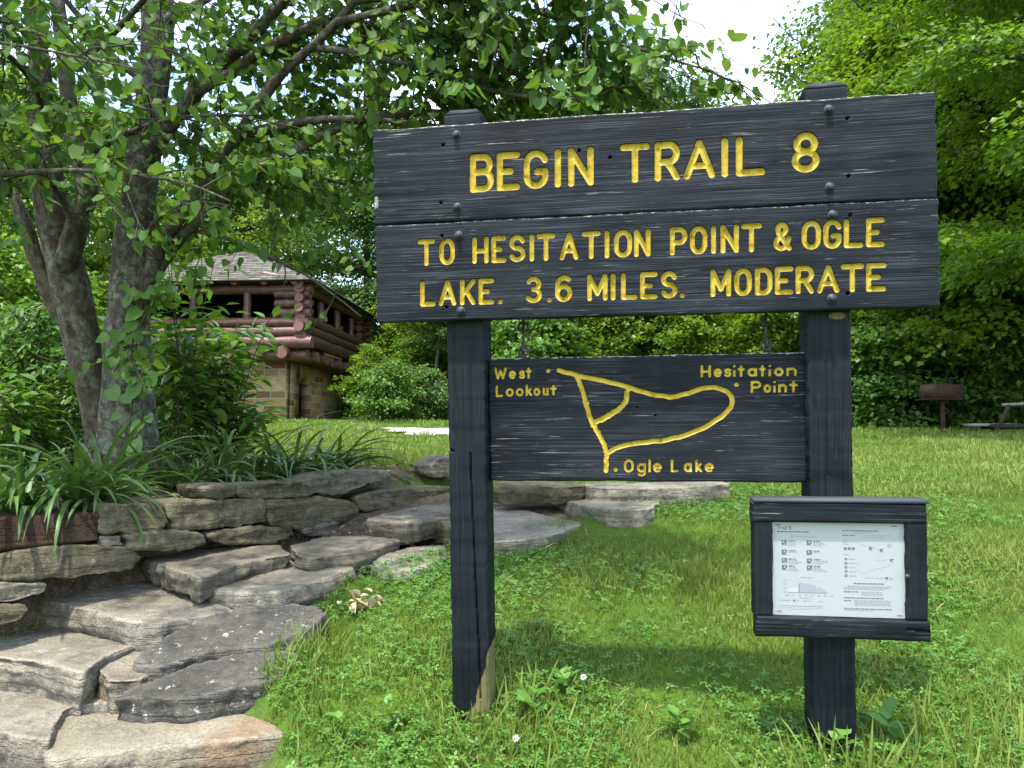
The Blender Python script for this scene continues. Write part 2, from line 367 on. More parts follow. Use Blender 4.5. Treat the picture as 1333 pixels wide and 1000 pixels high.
def hit(px, py, Dmax=40):                       # where a sight line meets the plain slope
    r = ray(px, py); D = np.linspace(1.5, Dmax, 4000); Q = C0 + r * D[:, None]
    k = np.argmax(Q[:, 2] < base_z(Q[:, 1]) + CZ); return Q[k][:2]
lawn_edge = [hit(x, y) for x, y in ((375, 1120), (384, 1000), (380, 925), (340, 880), (392, 815), (434, 765), (516, 729), (620, 702), (720, 684), (800, 668), (880, 645))]
lawn_edge += [pt(930, 634, 5.1)[:2]]
back_edge = [pt(880, 626, 5.6)[:2], pt(760, 624, 5.9)[:2], pt(650, 618, 5.9)[:2]]
path_poly = np.array([tuple(p) for p in lawn_edge + back_edge] + [tuple(p) for p in WALL_SHIFT[::-1]] + [(-3.5, 2.0), (-1.5, .5)])
gravel_poly = np.array([pt(470, 561, 13.6)[:2], pt(500, 556, 14.6)[:2], pt(600, 555, 14.6)[:2], pt(760, 556, 14.5)[:2], pt(980, 558, 14.3)[:2], pt(960, 570, 11.6)[:2], pt(700, 571, 11.4)[:2], pt(585, 571, 11.4)[:2], pt(520, 567, 12.3)[:2]])

def axis(a, b, step, lo, hi):
    inner = np.arange(a, b + step / 2, step); out = []; s = step; x = b
    while x < hi: s *= 1.22; x += s; out.append(x)
    s = step; x = a; pre = []
    while x > lo: s *= 1.22; x -= s; pre.append(x)
    return np.array(pre[::-1] + list(inner) + out)
gx = axis(-4.6, 5.0, .055, -420, 420); gy = axis(1.2, 9.0, .055, -60, 520)
GX, GY = np.meshgrid(gx, gy); GZ = ground(GX, GY); ny, nx = GX.shape
idx = np.arange(nx * ny).reshape(ny, nx)
fx, fy = GX.ravel(), GY.ravel()
dp = sdist(fx, fy, path_poly); db = sdist(fx, fy, bed_poly)
dirt = np.maximum.reduce([sstep(dp, .02, .14), sstep(db, -.30, -.12) * (fy < 5.2), sstep(db, -.05, .1)])
def terrain_mat():
    t = NT('lawn soil'); o = t.ocoord(); n1 = t.noise(o, 1.3, 5, .6); n2 = t.noise(o, 24, 5, .7); n3 = t.noise(o, 90, 3, .7)
    g = t.ramp(n1, [(.3, (.050, .105, .012)), (.5, (.085, .165, .016)), (.7, (.13, .205, .028))])
    g = t.mix(t.ramp(n2, [(.35, .6), (.6, 0)]), g, (.040, .075, .012))
    d = t.ramp(n2, [(.3, (.045, .032, .022)), (.55, (.105, .080, .056)), (.75, (.20, .165, .125))])
    d = t.mix(t.ramp(n3, [(.55, 0), (.7, .7)]), d, (.28, .25, .20))
    c = t.mix(t.attr('dirt'), g, d)
    t.surf(c, .95, .1, t.bump(t.math('ADD', n2, t.math('MULTIPLY', n3, .6)), .9, .03)); return t.m
M['terrain'] = terrain_mat()
me = np_mesh('ground', np.stack([fx, fy, GZ.ravel()], 1), [np.stack([idx[:-1, :-1], idx[:-1, 1:], idx[1:, 1:], idx[1:, :-1]], -1).reshape(-1, 4)], {'dirt': dirt})
tag(link('ground', me, M['terrain']), kind='structure')

# gravel path across the top of the lawn: its own sheet a little above the ground
def sheet(name, poly, step, lift, mat, rag=.12):
    x = np.arange(poly[:, 0].min() - .3, poly[:, 0].max() + .3, step); y = np.arange(poly[:, 1].min() - .3, poly[:, 1].max() + .3, step)
    X, Y = np.meshgrid(x, y); s = sdist(X.ravel(), Y.ravel(), poly) + rag * fbm(np.stack([X.ravel() * 2, Y.ravel() * 2, 0 * X.ravel()], 1), 4, 3)
    Z = ground(X, Y) + lift; k = np.arange(X.size).reshape(X.shape); q = np.stack([k[:-1, :-1], k[:-1, 1:], k[1:, 1:], k[1:, :-1]], -1).reshape(-1, 4)
    q = q[(s[q] > 0).all(1)]; used = np.unique(q); mp = np.zeros(X.size, int); mp[used] = np.arange(len(used))
    return link(name, np_mesh(name, np.stack([X.ravel(), Y.ravel(), Z.ravel()], 1)[used], [mp[q]]), mat)
def gravel_mat(name, a, b):
    t = NT(name); o = t.ocoord(); v = t.n('TexVoronoi', 'Color', None, Vector=o, Scale=70.0); d = t.n('TexVoronoi', 'Distance', None, Vector=o, Scale=70.0)
    c = t.mix(t.n('SeparateXYZ', 0, None, Vector=v), a, b); c = t.mix(t.ramp(t.noise(o, 3, 4), [(.4, 0), (.75, .6)]), c, (.2, .17, .13))
    t.surf(c, .9, .2, t.bump(d, .8, .012)); return t.m
M['gravel'] = gravel_mat('pale gravel', (.27, .255, .235), (.42, .405, .375))
M['grit'] = gravel_mat('grey grit', (.24, .22, .19), (.46, .44, .40))
tag(sheet('gravel_path', gravel_poly, .10, .02, M['gravel'], .4), kind='structure')

# ------------------------------------------------------------------ rocks
def rock(name, V, faces, mat, parent=None, voxel=.02, amp=.014, seed=0, layers=.5):
    me0 = bpy.data.meshes.new('tmp'); me0.from_pydata([tuple(v) for v in V], [], faces); me0.update()
    bm = bmesh.new(); bm.from_mesh(me0); bmesh.ops.recalc_face_normals(bm, faces=bm.faces); bm.to_mesh(me0); bm.free()
    o0 = bpy.data.objects.new('tmp', me0); col.objects.link(o0)
    md = o0.modifiers.new('r', 'REMESH'); md.mode = 'VOXEL'; md.voxel_size = voxel
    sm = o0.modifiers.new('s', 'SMOOTH'); sm.factor = .25; sm.iterations = 1
    dg = bpy.context.evaluated_depsgraph_get(); me = bpy.data.meshes.new_from_object(o0.evaluated_get(dg))
    bpy.data.objects.remove(o0); bpy.data.meshes.remove(me0); me.name = name
    n = len(me.vertices); co = np.zeros(n * 3, np.float32); me.vertices.foreach_get('co', co); co = co.reshape(-1, 3).astype(float)
    no = np.zeros(n * 3, np.float32); me.vertices.foreach_get('normal', no); no = no.reshape(-1, 3)
    c = co.mean(0); off = np.array([seed * 7.3, seed * 3.1, 0])
    d = amp * (1.5 * vnoise((co + off) * 3.1, seed + 2) + 1.0 * fbm((co + off) * 6, seed, 3) + .55 * fbm((co + off) * 22, seed + 5, 3, .6))
    side = 1 - np.abs(no[:, 2]); d += side * layers * amp * 1.6 * vnoise((co + off) * np.array([3, 3, 42.]), seed + 9)
    d *= 1 - .5 * sstep(no[:, 2], .6, .9)
    d += amp * 1.3 * (np.abs(vnoise((co + off) * np.array([9, 9, 14.]), seed + 21)) - .35) * (.05 + side)
    co = co + no * d[:, None] - c
    me.vertices.foreach_set('co', co.astype(np.float32).ravel()); me.update()
    o = link(name, me, mat, parent); o.location = c
    return o
def smooth_poly(P, n=2):
    P = np.asarray(P, float)
    for _ in range(n):
        Q = np.roll(P, -1, 0); P = np.stack([.88 * P + .12 * Q, .12 * P + .88 * Q], 1).reshape(-1, P.shape[1])
    return P
def jag(P, amp, seed, step=.028, up=None):
    """resample a closed outline and break it up like a fractured edge"""
    Q = np.vstack([P, P[:1]]); d = np.concatenate([[0], np.cumsum(np.linalg.norm(np.diff(Q, axis=0), axis=1))]); n = max(12, int(d[-1] / step)); t = np.linspace(0, d[-1], n, endpoint=False)
    Rr = np.stack([np.interp(t, d, Q[:, k]) for k in range(3)], 1); o = nrm(Rr - Rr.mean(0)); s = np.arange(n)[:, None] * step * np.array([[1, 0, 0]]) + seed * 5.1
    a = 1.5 * vnoise(s * 5, seed) + 1.0 * vnoise(s * 14, seed + 1); a = np.where(np.random.default_rng(seed).random(n) < .10, a - 1.4, a)
    return Rr + o * (amp * a)[:, None], o
def slab(poly_px, zf, zb, thick, flare=.02, seed=0):
    """level slab from its seen top outline; zf, zb = top height from the eye at its nearest and farthest edge"""
    py = np.array([p[1] for p in poly_px]); t = (py - py.min()) / max(np.ptp(py), 1)
    T = np.array([on_z(x, y, zb + (zf - zb) * k) for (x, y), k in zip(poly_px, t)])
    T = smooth_poly(T, 1); n = len(T); c = T.mean(0); T[:, :2] = c[:2] + (T[:, :2] - c[:2]) * 1.035
    T, o = jag(T, .011, seed); n = len(T); o[:, 2] = 0; g = np.random.default_rng(seed); s = np.arange(n)[:, None] * .03 * np.array([[1, 0, 0]])
    B = T + o * (-.02 + .016 * vnoise(s * 9, seed + 4))[:, None]; B[:, 2] = T[:, 2] - thick
    mid = T + o * (.008 + .016 * vnoise(s * 7, seed + 6))[:, None]; mid[:, 2] = T[:, 2] - thick * (.4 + .12 * vnoise(s * 4, seed + 8))
    V = np.concatenate([T, mid, B]); f = [list(range(n)), list(range(3 * n - 1, 2 * n - 1, -1))]
    for a in (0, n):
        for i in range(n): f.append([a + i, a + (i + 1) % n, a + n + (i + 1) % n, a + n + i])
    return V, f
c3 = lambda L: [(x / 2.382, 580 + y / 2.382) for x, y in L]
c4 = lambda L: [(380 + x / 3.508, 560 + y / 3.508) for x, y in L]
c8 = lambda L: [(630 + x / 2.5, 600 + y / 2.5) for x, y in L]
SG = 'flat sandstone slabs forming the steps'
STEPS = [
 (c3([(205, 808), (440, 793), (560, 788), (700, 793), (830, 820), (900, 868), (918, 888), (760, 905), (560, 918), (330, 948), (200, 968), (160, 940), (163, 890)]), -1.00, -1.00, .32, 'st_tan', 'big tan slab with an orange rusty side at the foot of the steps'),
 (c3([(-90, 725), (0, 722), (150, 728), (240, 750), (320, 772), (345, 797), (205, 812), (160, 885), (148, 910), (100, 905), (0, 897), (-110, 890)]), -.97, -.97, .17, 'st_grey', 'grey flat slab left of the big tan slab, lowest tread of the steps'),
 (c3([(-90, 578), (0, 580), (100, 560), (250, 562), (345, 580), (445, 602), (400, 625), (320, 655), (250, 697), (215, 690), (120, 665), (0, 652), (-100, 645)]), -.84, -.84, .17, 'st_grey', 'long pale slab with a dark jagged front edge, second tread from the bottom'),
 (c3([(330, 655), (440, 612), (560, 612), (500, 655), (440, 685), (480, 700), (430, 728), (340, 730), (300, 700)]), -.885, -.85, .2, 'st_grey', 'small light grey stone wedged between the second tread and the dark lichened slab'),
 (c3([(405, 668), (480, 612), (560, 562), (640, 528), (760, 492), (900, 487), (990, 500), (1003, 522), (960, 562), (880, 602), (830, 626), (700, 634), (600, 655), (500, 692)]), -.86, -.70, .17, 'st_lichen', 'dark slab with white lichen patches beside the grass, upper of two'),
 (c3([(376, 778), (430, 740), (520, 700), (640, 662), (760, 637), (890, 635), (905, 652), (880, 702), (840, 732), (740, 748), (620, 770), (560, 788), (480, 792)]), -.93, -.82, .16, 'st_lichen', 'grey white speckled slab directly behind the big tan slab'),
 (c3([(112, 475), (200, 452), (340, 425), (440, 425), (560, 440), (700, 500), (718, 512), (600, 532), (500, 547), (420, 547), (300, 517), (200, 492)]), -.745, -.70, .14, 'st_grey', 'wide grey slab with debris at its back, third tread from the bottom'),
 (c3([(622, 408), (720, 380), (830, 358), (940, 348), (1048, 346), (1105, 378), (1000, 412), (930, 442), (880, 452), (760, 457), (680, 452), (640, 432)]), -.68, -.63, .16, 'st_grey', 'pale chamfered slab reaching the grass, above the wide third tread'),
 (c3([(448, 347), (560, 322), (700, 312), (850, 312), (905, 335), (790, 352), (700, 377), (640, 402), (620, 412), (560, 387), (480, 362)]), -.60, -.57, .11, 'st_brown', 'brown cracked slab at the foot of the wall'),
 (c4([(10, 520), (160, 487), (330, 482), (490, 496), (370, 540), (250, 562), (100, 582), (30, 562)]), -.585, -.56, .12, 'st_brown', 'thin brownish slab with weeds along its edge, before the upper steps'),
 (c4([(360, 590), (440, 555), (560, 535), (740, 520), (770, 545), (690, 590), (560, 640), (420, 640)]), -.65, -.60, .12, 'st_grey', 'small flat pale slab at the grass edge, left of the left sign post'),
 (c4([(345, 402), (450, 372), (600, 345), (720, 335), (770, 345), (770, 397), (640, 402), (560, 414), (440, 417)]), -.47, -.44, .12, 'st_brown', 'grey brown tread just left of the left sign post, under the end of the wall'),
 (c4([(648, 390), (700, 383), (770, 390), (790, 420), (740, 434), (690, 428)]), -.475, -.46, .14, 'st_wall', 'small squarish stone against the left side of the left sign post'),
 (c8([(-25, 152), (60, 140), (180, 172), (320, 205), (240, 237), (120, 257), (30, 262), (-35, 238)]), -.55, -.46, .12, 'st_grey', 'gritty grey slab right of the left sign post, sunk into the grass'),
 (c8([(20, 96), (100, 88), (220, 100), (330, 112), (450, 122), (560, 128), (545, 150), (500, 158), (380, 154), (250, 113 + 12), (120, 103)]), -.427, -.40, .26, 'st_grey', 'long curved riser stone below the hanging map board'),
 (c8([(325, 78), (440, 72), (600, 68), (760, 66), (800, 72), (740, 80), (620, 84), (480, 86), (380, 86)]), -.33, -.315, .2, 'st_grey', 'topmost riser stone of the steps, where the lawn begins'),
 (c8([(20, 72), (130, 66), (260, 68), (330, 72), (325, 80), (250, 84), (120, 80), (40, 82)]), -.325, -.31, .12, 'st_wall', 'mossy stone left of the topmost riser, behind the hanging map board'),
]
for k, (poly, zf, zb, th, mt, lab) in enumerate(STEPS):
    V, f = slab(poly, zf, zb, th, seed=k + 1)
    if k == 0: V[:, :2] = V[:, :2].mean(0) + (V[:, :2] - V[:, :2].mean(0)) * 1.05
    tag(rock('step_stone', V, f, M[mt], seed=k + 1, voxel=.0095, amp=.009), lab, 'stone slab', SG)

wall = tag(empty('stone_retaining_wall', tuple(pt(220, 690, 3.7))), 'low dry stone retaining wall of mossy blocks holding up the planting bed', 'wall')
bpy.context.view_layer.update()
WST = [
 (c3([(-60, 232), (0, 228), (150, 218), (302, 210), (300, 295), (150, 310), (0, 325), (-60, 330)]), 'st_red', 'flat reddish brown block at the left end'),
 (c3([(305, 187), (400, 180), (508, 173), (518, 252), (400, 270), (305, 273)]), 'st_wall', None),
 (c3([(525, 170), (680, 166), (820, 163), (828, 240), (700, 258), (540, 262)]), 'st_wall', None),
 ([(349, 652), (380, 650), (417, 646), (462, 658), (463, 675), (417, 684), (380, 686), (352, 685)], 'st_wall', None),
 (c3([(735, 118), (860, 110), (980, 107), (996, 148), (900, 165), (740, 162)]), 'st_wall', None),
 (c3([(630, 126), (728, 118), (733, 162), (640, 164)]), 'st_wall', None),
 ([(391, 627), (420, 617), (455, 612), (505, 613), (509, 622), (480, 631), (440, 645), (421, 644), (396, 633)], 'st_brown', 'rounded brown and tan coping stone'),
 (c3([(392, 270), (500, 262), (620, 273), (642, 300), (560, 320), (400, 320)]), 'st_wall', None),
 (c3([(300, 277), (385, 277), (390, 312), (300, 314)]), 'st_brown', None),
 (c3([(-60, 350), (0, 342), (100, 318), (250, 305), (400, 316), (440, 348), (400, 388), (200, 415), (0, 420), (-60, 410)]), 'st_wall', None),
 (c3([(640, 270), (760, 253), (900, 253), (918, 280), (840, 302), (700, 308), (650, 292)]), 'st_wall', None),
 ([(394, 688), (430, 678), (457, 676), (458, 688), (430, 698), (400, 698)], 'st_brown', None),
 (c3([(-60, 425), (150, 425), (158, 453), (60, 482), (0, 492), (-60, 494)]), 'st_brown', None),
 (c3([(-60, 492), (80, 486), (105, 512), (60, 545), (0, 560), (-60, 562)]), 'st_wall', None),
 ([(464, 646), (500, 637), (540, 633), (598, 633), (598, 651), (540, 656), (470, 666)], 'st_wall', None),
 ([(560, 607), (570, 597), (585, 592), (600, 594), (600, 620), (562, 620)], 'st_brown', 'loose brown end stone'),
]
for k, (poly, mt, lab) in enumerate(WST):
    lowrow = np.mean([p[1] for p in poly]) - (690 - np.mean([p[0] for p in poly]) * .15)
    P = np.array([pt(x, y, wall_D(x) - .0012 * max(0, y - (672 - .12 * x))) for x, y in poly]); P = jag(smooth_poly(P, 1), .0045, 60 + k, .02)[0] if mt != 'st_red' else P; P = P.mean(0) + (P - P.mean(0)) * 1.035; n = len(P)
    ux = P[np.argmax(P[:, 0])] - P[np.argmin(P[:, 0])]; bk = nrm(np.array([-ux[1], ux[0], 0]))
    if bk[1] < 0: bk = -bk
    c = P.mean(0); bulge = c + (P - c) * (.95 if mt != 'st_red' else .995) - bk * (.010 if mt != 'st_red' else 0)
    V = np.concatenate([bulge, P, P + bk * .2]); f = [list(range(n)), list(range(3 * n - 1, 2 * n - 1, -1))]
    for a in (0, n):
        for i in range(n): f.append([a + i, a + (i + 1) % n, a + n + (i + 1) % n, a + n + i])
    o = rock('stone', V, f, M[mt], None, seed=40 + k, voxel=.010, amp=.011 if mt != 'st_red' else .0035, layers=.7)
    o.parent = wall; o.matrix_parent_inverse = wall.matrix_world.inverted()
    if lab: o['label'] = lab
# ------------------------------------------------------------------ trail sign: a leaning frame of its own
def cam3(px, py, D): return np.array([(px - 666.5) / F * D, (500 - py) / F * D, D])
_bl, _br, _tl, _tr = cam3(489, 420, 2.56), cam3(1222, 400, 2.286), cam3(486, 170, 2.56), cam3(1217, 119, 2.286)
sR = nrm((_br - _bl) + (_tr - _tl)); sU = (_tl - _bl) + (_tr - _br); sU = nrm(sU - sR * (sU @ sR)); sB = np.cross(sU, sR)
if sB[2] < 0: sB = -sB
c2w = lambda v: cRt * v[0] + cUp * v[1] + cFw * v[2]
SL = float((_br - _bl) @ sR); SH = float((((_tl - _bl) + (_tr - _br)) / 2) @ sU)
DROP = 1.18
s_org = _bl - sU * DROP
S_MAT = Matrix([[*(a for a in r)] for r in np.stack([c2w(sR), c2w(sB), c2w(sU)], 1)]).to_4x4()
S_MAT.translation = Vector(C0 + c2w(s_org))
def suv(px, py, v=0.0):                         # sight line -> (u, w) on the sign plane at depth v
    d = np.array([(px - 666.5) / F, (500 - py) / F, 1.0]); t = ((s_org @ sB) + v) / (d @ sB); p = d * t - s_org
    return np.array([p @ sR, p @ sU])

def arc(cx, cy, rx, ry, a0, a1, n=14): 
    a = np.radians(np.linspace(a0, a1, n)); return [(cx + rx * math.cos(t), cy + ry * math.sin(t)) for t in a]
EL = lambda cx, cy, rx, ry: arc(cx, cy, rx, ry, 0, 360, 28)
GL = {
 'B': [[(0, 0), (0, 1)], [(0, 1)] + arc(.6, .77, .34, .23, 90, -90) + [(0, .54)], [(0, .54)] + arc(.62, .27, .38, .27, 90, -90) + [(0, 0)]],
 'E': [[(1, 1), (0, 1), (0, 0), (1, 0)], [(0, .5), (.62, .5)]], 'I': [[(.5, 0), (.5, 1)]], 'l': [[(.5, 0), (.5, 1)]],
 'G': [arc(.5, .7, .5, .3, 18, 180) + arc(.5, .3, .5, .3, 180, 360) + [(1, .43), (.55, .43)]],
 'N': [[(0, 0), (0, 1), (1, 0), (1, 1)]], 'T': [[(0, 1), (1, 1)], [(.5, 1), (.5, 0)]],
 'R': [[(0, 0), (0, 1)], [(0, 1)] + arc(.6, .74, .4, .26, 90, -90) + [(0, .48)], [(.5, .48), (1, 0)]],
 'A': [[(0, 0), (.5, 1), (1, 0)], [(.17, .3), (.83, .3)]], 'L': [[(0, 1), (0, 0), (1, 0)]],
 'O': [arc(.5, .66, .5, .34, 0, 180) + arc(.5, .34, .5, .34, 180, 360) + [(1, .66)]],
 'H': [[(0, 0), (0, 1)], [(1, 0), (1, 1)], [(0, .46), (1, .46)]],
 'S': [arc(.5, .755, .48, .245, 18, 270) + arc(.5, .255, .5, .255, 90, -160)],
 'P': [[(0, 0), (0, 1)], [(0, 1)] + arc(.58, .72, .42, .28, 90, -90) + [(0, .44)]],
 'K': [[(0, 0), (0, 1)], [(1, 1), (0, .38)], [(.36, .58), (1, 0)]],
 'M': [[(0, 0), (0, 1), (.5, .22), (1, 1), (1, 0)]],
 'D': [[(0, 0), (0, 1)], [(0, 1)] + arc(.5, .66, .5, .34, 90, 0) + arc(.5, .34, .5, .34, 0, -90) + [(0, 0)]],
 '8': [EL(.5, .76, .42, .24), EL(.5, .26, .5, .26)],
 '3': [arc(.45, .76, .46, .24, 150, -90) + arc(.45, .265, .53, .265, 90, -150)],
 '6': [arc(.55, .66, .55, .34, 50, 180) + [(0, .3)], EL(.5, .3, .5, .3)],
 '&': [[(1, 0), (.2, .66)] + arc(.45, .81, .29, .19, 205, -20) + [(.66, .66), (.15, .42)] + arc(.42, .22, .40, .22, 140, 310) + [(.98, .42)]],
 '.': [[(.5, 0), (.5, .001)]],
 'e': [[(.02, .33), (1, .33)] + arc(.5, .33, .5, .33, 0, 305)], 's': [[(x * .95, y * .66) for x, y in arc(.5, .755, .48, .245, 18, 270) + arc(.5, .255, .5, .255, 90, -160)]],
 't': [[(.5, .95), (.5, 0)], [(0, .66), (1, .66)]], 'o': [EL(.5, .33, .5, .33)], 'k': [[(0, 0), (0, 1)], [(.9, .66), (0, .26)], [(.36, .4), (1, 0)]],
 'u': [[(0, .66)] + arc(.5, .27, .5, .27, 180, 360) + [(1, .66)], [(1, .3), (1, 0)]], 'i': [[(.5, 0), (.5, .5)], [(.5, .98), (.5, .981)]],
 'a': [EL(.5, .33, .5, .33), [(1, .66), (1, 0)]], 'n': [[(0, 0), (0, .66)], [(0, .36)] + arc(.5, .38, .5, .28, 180, 0) + [(1, 0)]],
 'g': [EL(.5, .33, .5, .33), [(1, .66)] + arc(.5, -.14, .5, .22, 0, -150)], 'W': [[(0, 1), (.25, 0), (.5, .75), (.75, 0), (1, 1)]],
}
def word(text, xs, y0, y1, hw):
    """text: letters; xs: (left, right) pixel edges of each; y0, y1 = (top, base) at the first and the last letter; hw = half stroke in pixels"""
    out = []; xa, xb = (xs[0][0] + xs[0][1]) / 2, (xs[-1][0] + xs[-1][1]) / 2
    for ch, (l, r) in zip(text, xs):
        for st in GL[ch]:
            p = []
            for gx_, gy_ in st:
                X = l + hw + (r - l - 2 * hw) * gx_ if r - l > 2 * hw + .5 else (l + r) / 2
                k = (X - xa) / max(xb - xa, 1) if xb > xa else 0
                t = y0[0] + (y1[0] - y0[0]) * k + hw; b = y0[1] + (y1[1] - y0[1]) * k - hw
                p.append((X, b + (t - b) * gy_))
            out.append(p)
    return out
HW1, HW2, HW3 = 4.4, 3.3, 1.75
big = word('BEGINTRAIL8', [(611, 643), (646, 677), (681, 714), (721, 731), (739, 773), (807, 846), (852, 885), (890, 931), (938, 949), (958, 996), (1031, 1067)], (200, 250), (172, 224), HW1)
mid_ = word('TOHESITATIONPOINT&OGLE', [(543, 566), (571, 592), (614, 636), (639, 659), (662, 684), (688, 696), (698, 723), (728, 753), (757, 782), (786, 794), (799, 823), (825, 847), (872, 895), (898, 921), (925, 933), (938, 962), (965, 992), (1007, 1031), (1044, 1069), (1072, 1096), (1099, 1124), (1128, 1152)], (311, 346), (283, 321), HW2)
low = word('LAKE.3.6MILES.MODERATE', [(546, 567), (570, 594), (598, 619), (622, 643), (648, 654), (684, 706), (712, 718), (722, 745), (764, 791), (795, 801), (808, 830), (833, 856), (860, 882), (885, 891), (925, 952), (956, 979), (983, 1006), (1009, 1033), (1036, 1060), (1064, 1093), (1095, 1125), (1128, 1154)], (365, 399), (342, 379), HW2)
mapw = word('West', [(643, 660), (662, 672), (675, 684), (684, 692)], (478, 494), (477.5, 493), HW3)
mapw += word('Lookout', [(645, 655), (658, 669), (671, 682), (684, 693), (694, 703.5), (706, 714.5), (715.5, 725)], (501, 517), (500, 515), HW3)
mapw += word('Hesitation', [(912, 925.5), (929, 940), (942.5, 952.5), (954, 958), (960, 969.5), (973, 985.6), (988, 997), (1000, 1004), (1007.6, 1020), (1023.5, 1037)], (475, 491.5), (474, 489.5), HW3)
mapw += word('Point', [(977, 991), (994, 1004), (1006, 1010.5), (1013, 1024.5), (1027, 1038.6)], (495.5, 511.5), (495, 511), HW3)
mapw += word('OgleLake', [(812, 825), (829, 841), (843, 848), (849.6, 862), (873, 883), (890, 901), (905, 914), (917, 929.6)], (597.5, 615), (597.5, 614.5), HW3)
c7 = lambda L: [(620 + x / 2.962, 400 + y / 2.962) for x, y in L]
dots = [c7([(277, 245), (277.5, 245)]), c7([(1003, 298), (1003.5, 298)]), c7([(537, 625), (537.5, 625)])]
def wander(L, seed): 
    P = smooth_line(L, 50); P[1:-1] += np.random.default_rng(seed).normal(0, .55, P[1:-1].shape); return [tuple(p) for p in P]
trail = [wander(c7([(318, 243), (390, 265), (470, 278), (580, 305), (660, 335), (740, 347), (800, 340), (880, 310), (905, 303), (965, 318), (992, 345), (995, 375), (960, 415), (880, 465), (800, 495), (730, 515), (650, 520), (570, 528), (510, 560)]), 1),
         wander(c7([(388, 268), (410, 325), (430, 400), (450, 450), (485, 515), (503, 555), (500, 600), (500, 630)]), 2),
         wander(c7([(585, 312), (578, 360), (555, 390), (500, 425), (455, 445)]), 3)]

def panel(name, u0, u1, w0, w1, v0, thick, step, strokes, cuts, holes, mat, parent, bare=None, wob=.0012, seed=0, depth=.0095):
    """board with routed strokes: a fine front face pushed in along every stroke, with sides and back"""
    nu = max(2, int((u1 - u0) / step)); nw = max(2, int((w1 - w0) / step))
    U, W = np.meshgrid(np.linspace(u0, u1, nu), np.linspace(w0, w1, nw)); sd = np.full(U.shape, .02); dep = np.zeros(U.shape); hole = np.zeros(U.shape)
    us, ws = (u1 - u0) / (nu - 1), (w1 - w0) / (nw - 1)
    def each(P, hw):
        for a, b in zip(P[:-1], P[1:]):
            m = hw + .012; i0, i1 = int((min(a[0], b[0]) - m - u0) / us), int((max(a[0], b[0]) + m - u0) / us) + 2
            j0, j1 = int((min(a[1], b[1]) - m - w0) / ws), int((max(a[1], b[1]) + m - w0) / ws) + 2
            sl = (slice(max(j0, 0), max(j1, 0)), slice(max(i0, 0), max(i1, 0)))
            X, Y = U[sl], W[sl]
            if X.size == 0: continue
            ab = np.subtract(b, a); t = np.clip(((X - a[0]) * ab[0] + (Y - a[1]) * ab[1]) / max(ab @ ab, 1e-12), 0, 1)
            yield sl, np.hypot(X - a[0] - t * ab[0], Y - a[1] - t * ab[1])
    for P, hw in strokes:
        for sl, d in each(P, hw):
            sd[sl] = np.minimum(sd[sl], d - hw)
    r = np.clip(-sd / .006, 0, 1)
    for P, hw in strokes:
        for sl, d in each(P, hw): dep[sl] = np.maximum(dep[sl], min(depth, hw * 1.15) * np.sqrt(np.clip(1 - (d / (hw * 1.05)) ** 2.2, 0, 1)))
    for P, hw, dd in cuts:
        for sl, d in each(P, hw):
            k = np.clip(1 - d / hw, 0, 1) ** .5; dep[sl] = np.maximum(dep[sl], dd * k); hole[sl] = np.maximum(hole[sl], np.clip(k * 1.4, 0, 1))
    for (hu, hw_), rr in holes:
        for sl, d in each([(hu, hw_), (hu + 1e-4, hw_)], rr):
            k = np.clip((rr - d) / (rr * .5) + .5, 0, 1); dep[sl] = np.maximum(dep[sl], .012 * k); hole[sl] = np.maximum(hole[sl], k)
    V = dep + wob * fbm(np.stack([U.ravel() * 3, W.ravel() * 26, 0 * U.ravel() + seed], 1), seed, 2).reshape(U.shape)
    ed = np.minimum(np.minimum(U - u0, u1 - U) / .006, np.minimum(W - w0, w1 - W) / .006); V += .0035 * (1 - np.clip(ed, 0, 1)) ** 2
    # ragged board ends and edges
    rag = .0018 * fbm(np.stack([U.ravel() * 9, W.ravel() * 45, 0 * U.ravel()], 1), seed + 3, 3).reshape(U.shape)
    eu = np.clip(1 - np.minimum(U - u0, u1 - U) / .03, 0, 1); ew = np.clip(1 - np.minimum(W - w0, w1 - W) / .02, 0, 1)
    Vt = np.stack([U + rag * eu, V, W + rag * ew], -1).reshape(-1, 3); k = np.arange(U.size).reshape(U.shape)
    q = [np.stack([k[:-1, :-1], k[:-1, 1:], k[1:, 1:], k[1:, :-1]], -1).reshape(-1, 4)]
    loop = np.concatenate([k[0, :-1], k[:-1, -1], k[-1, :0:-1], k[:0:-1, 0]]); n = len(loop); nb = len(Vt)
    Bk = Vt[loop].copy(); Bk[:, 1] = thick; e = np.arange(n); e2 = (e + 1) % n
    q.append(np.stack([loop[e2], loop[e], nb + e, nb + e2], 1))
    cs = np.array([[u0, thick, w0], [u1, thick, w0], [u1, thick, w1], [u0, thick, w1]])
    Vt = np.concatenate([Vt, Bk, cs]); q.append(np.array([[nb + n, nb + n + 3, nb + n + 2, nb + n + 1]]))
    z = np.zeros(n + 4); ctr = np.array([(u0 + u1) / 2, 0, (w0 + w1) / 2])
    B = bare(U, W) if bare else np.zeros(U.shape)
    Bb = np.concatenate([B.ravel(), B.ravel()[loop], np.zeros(4)])
    me = np_mesh(name, Vt - ctr, q, {'paint': np.concatenate([sd.ravel() * 1000, z + 20]), 'hole': np.concatenate([hole.ravel(), z]), 'bare': Bb})
    o = link(name, me, mat, parent); o.location = ctr + np.array([0, v0, 0]); return o

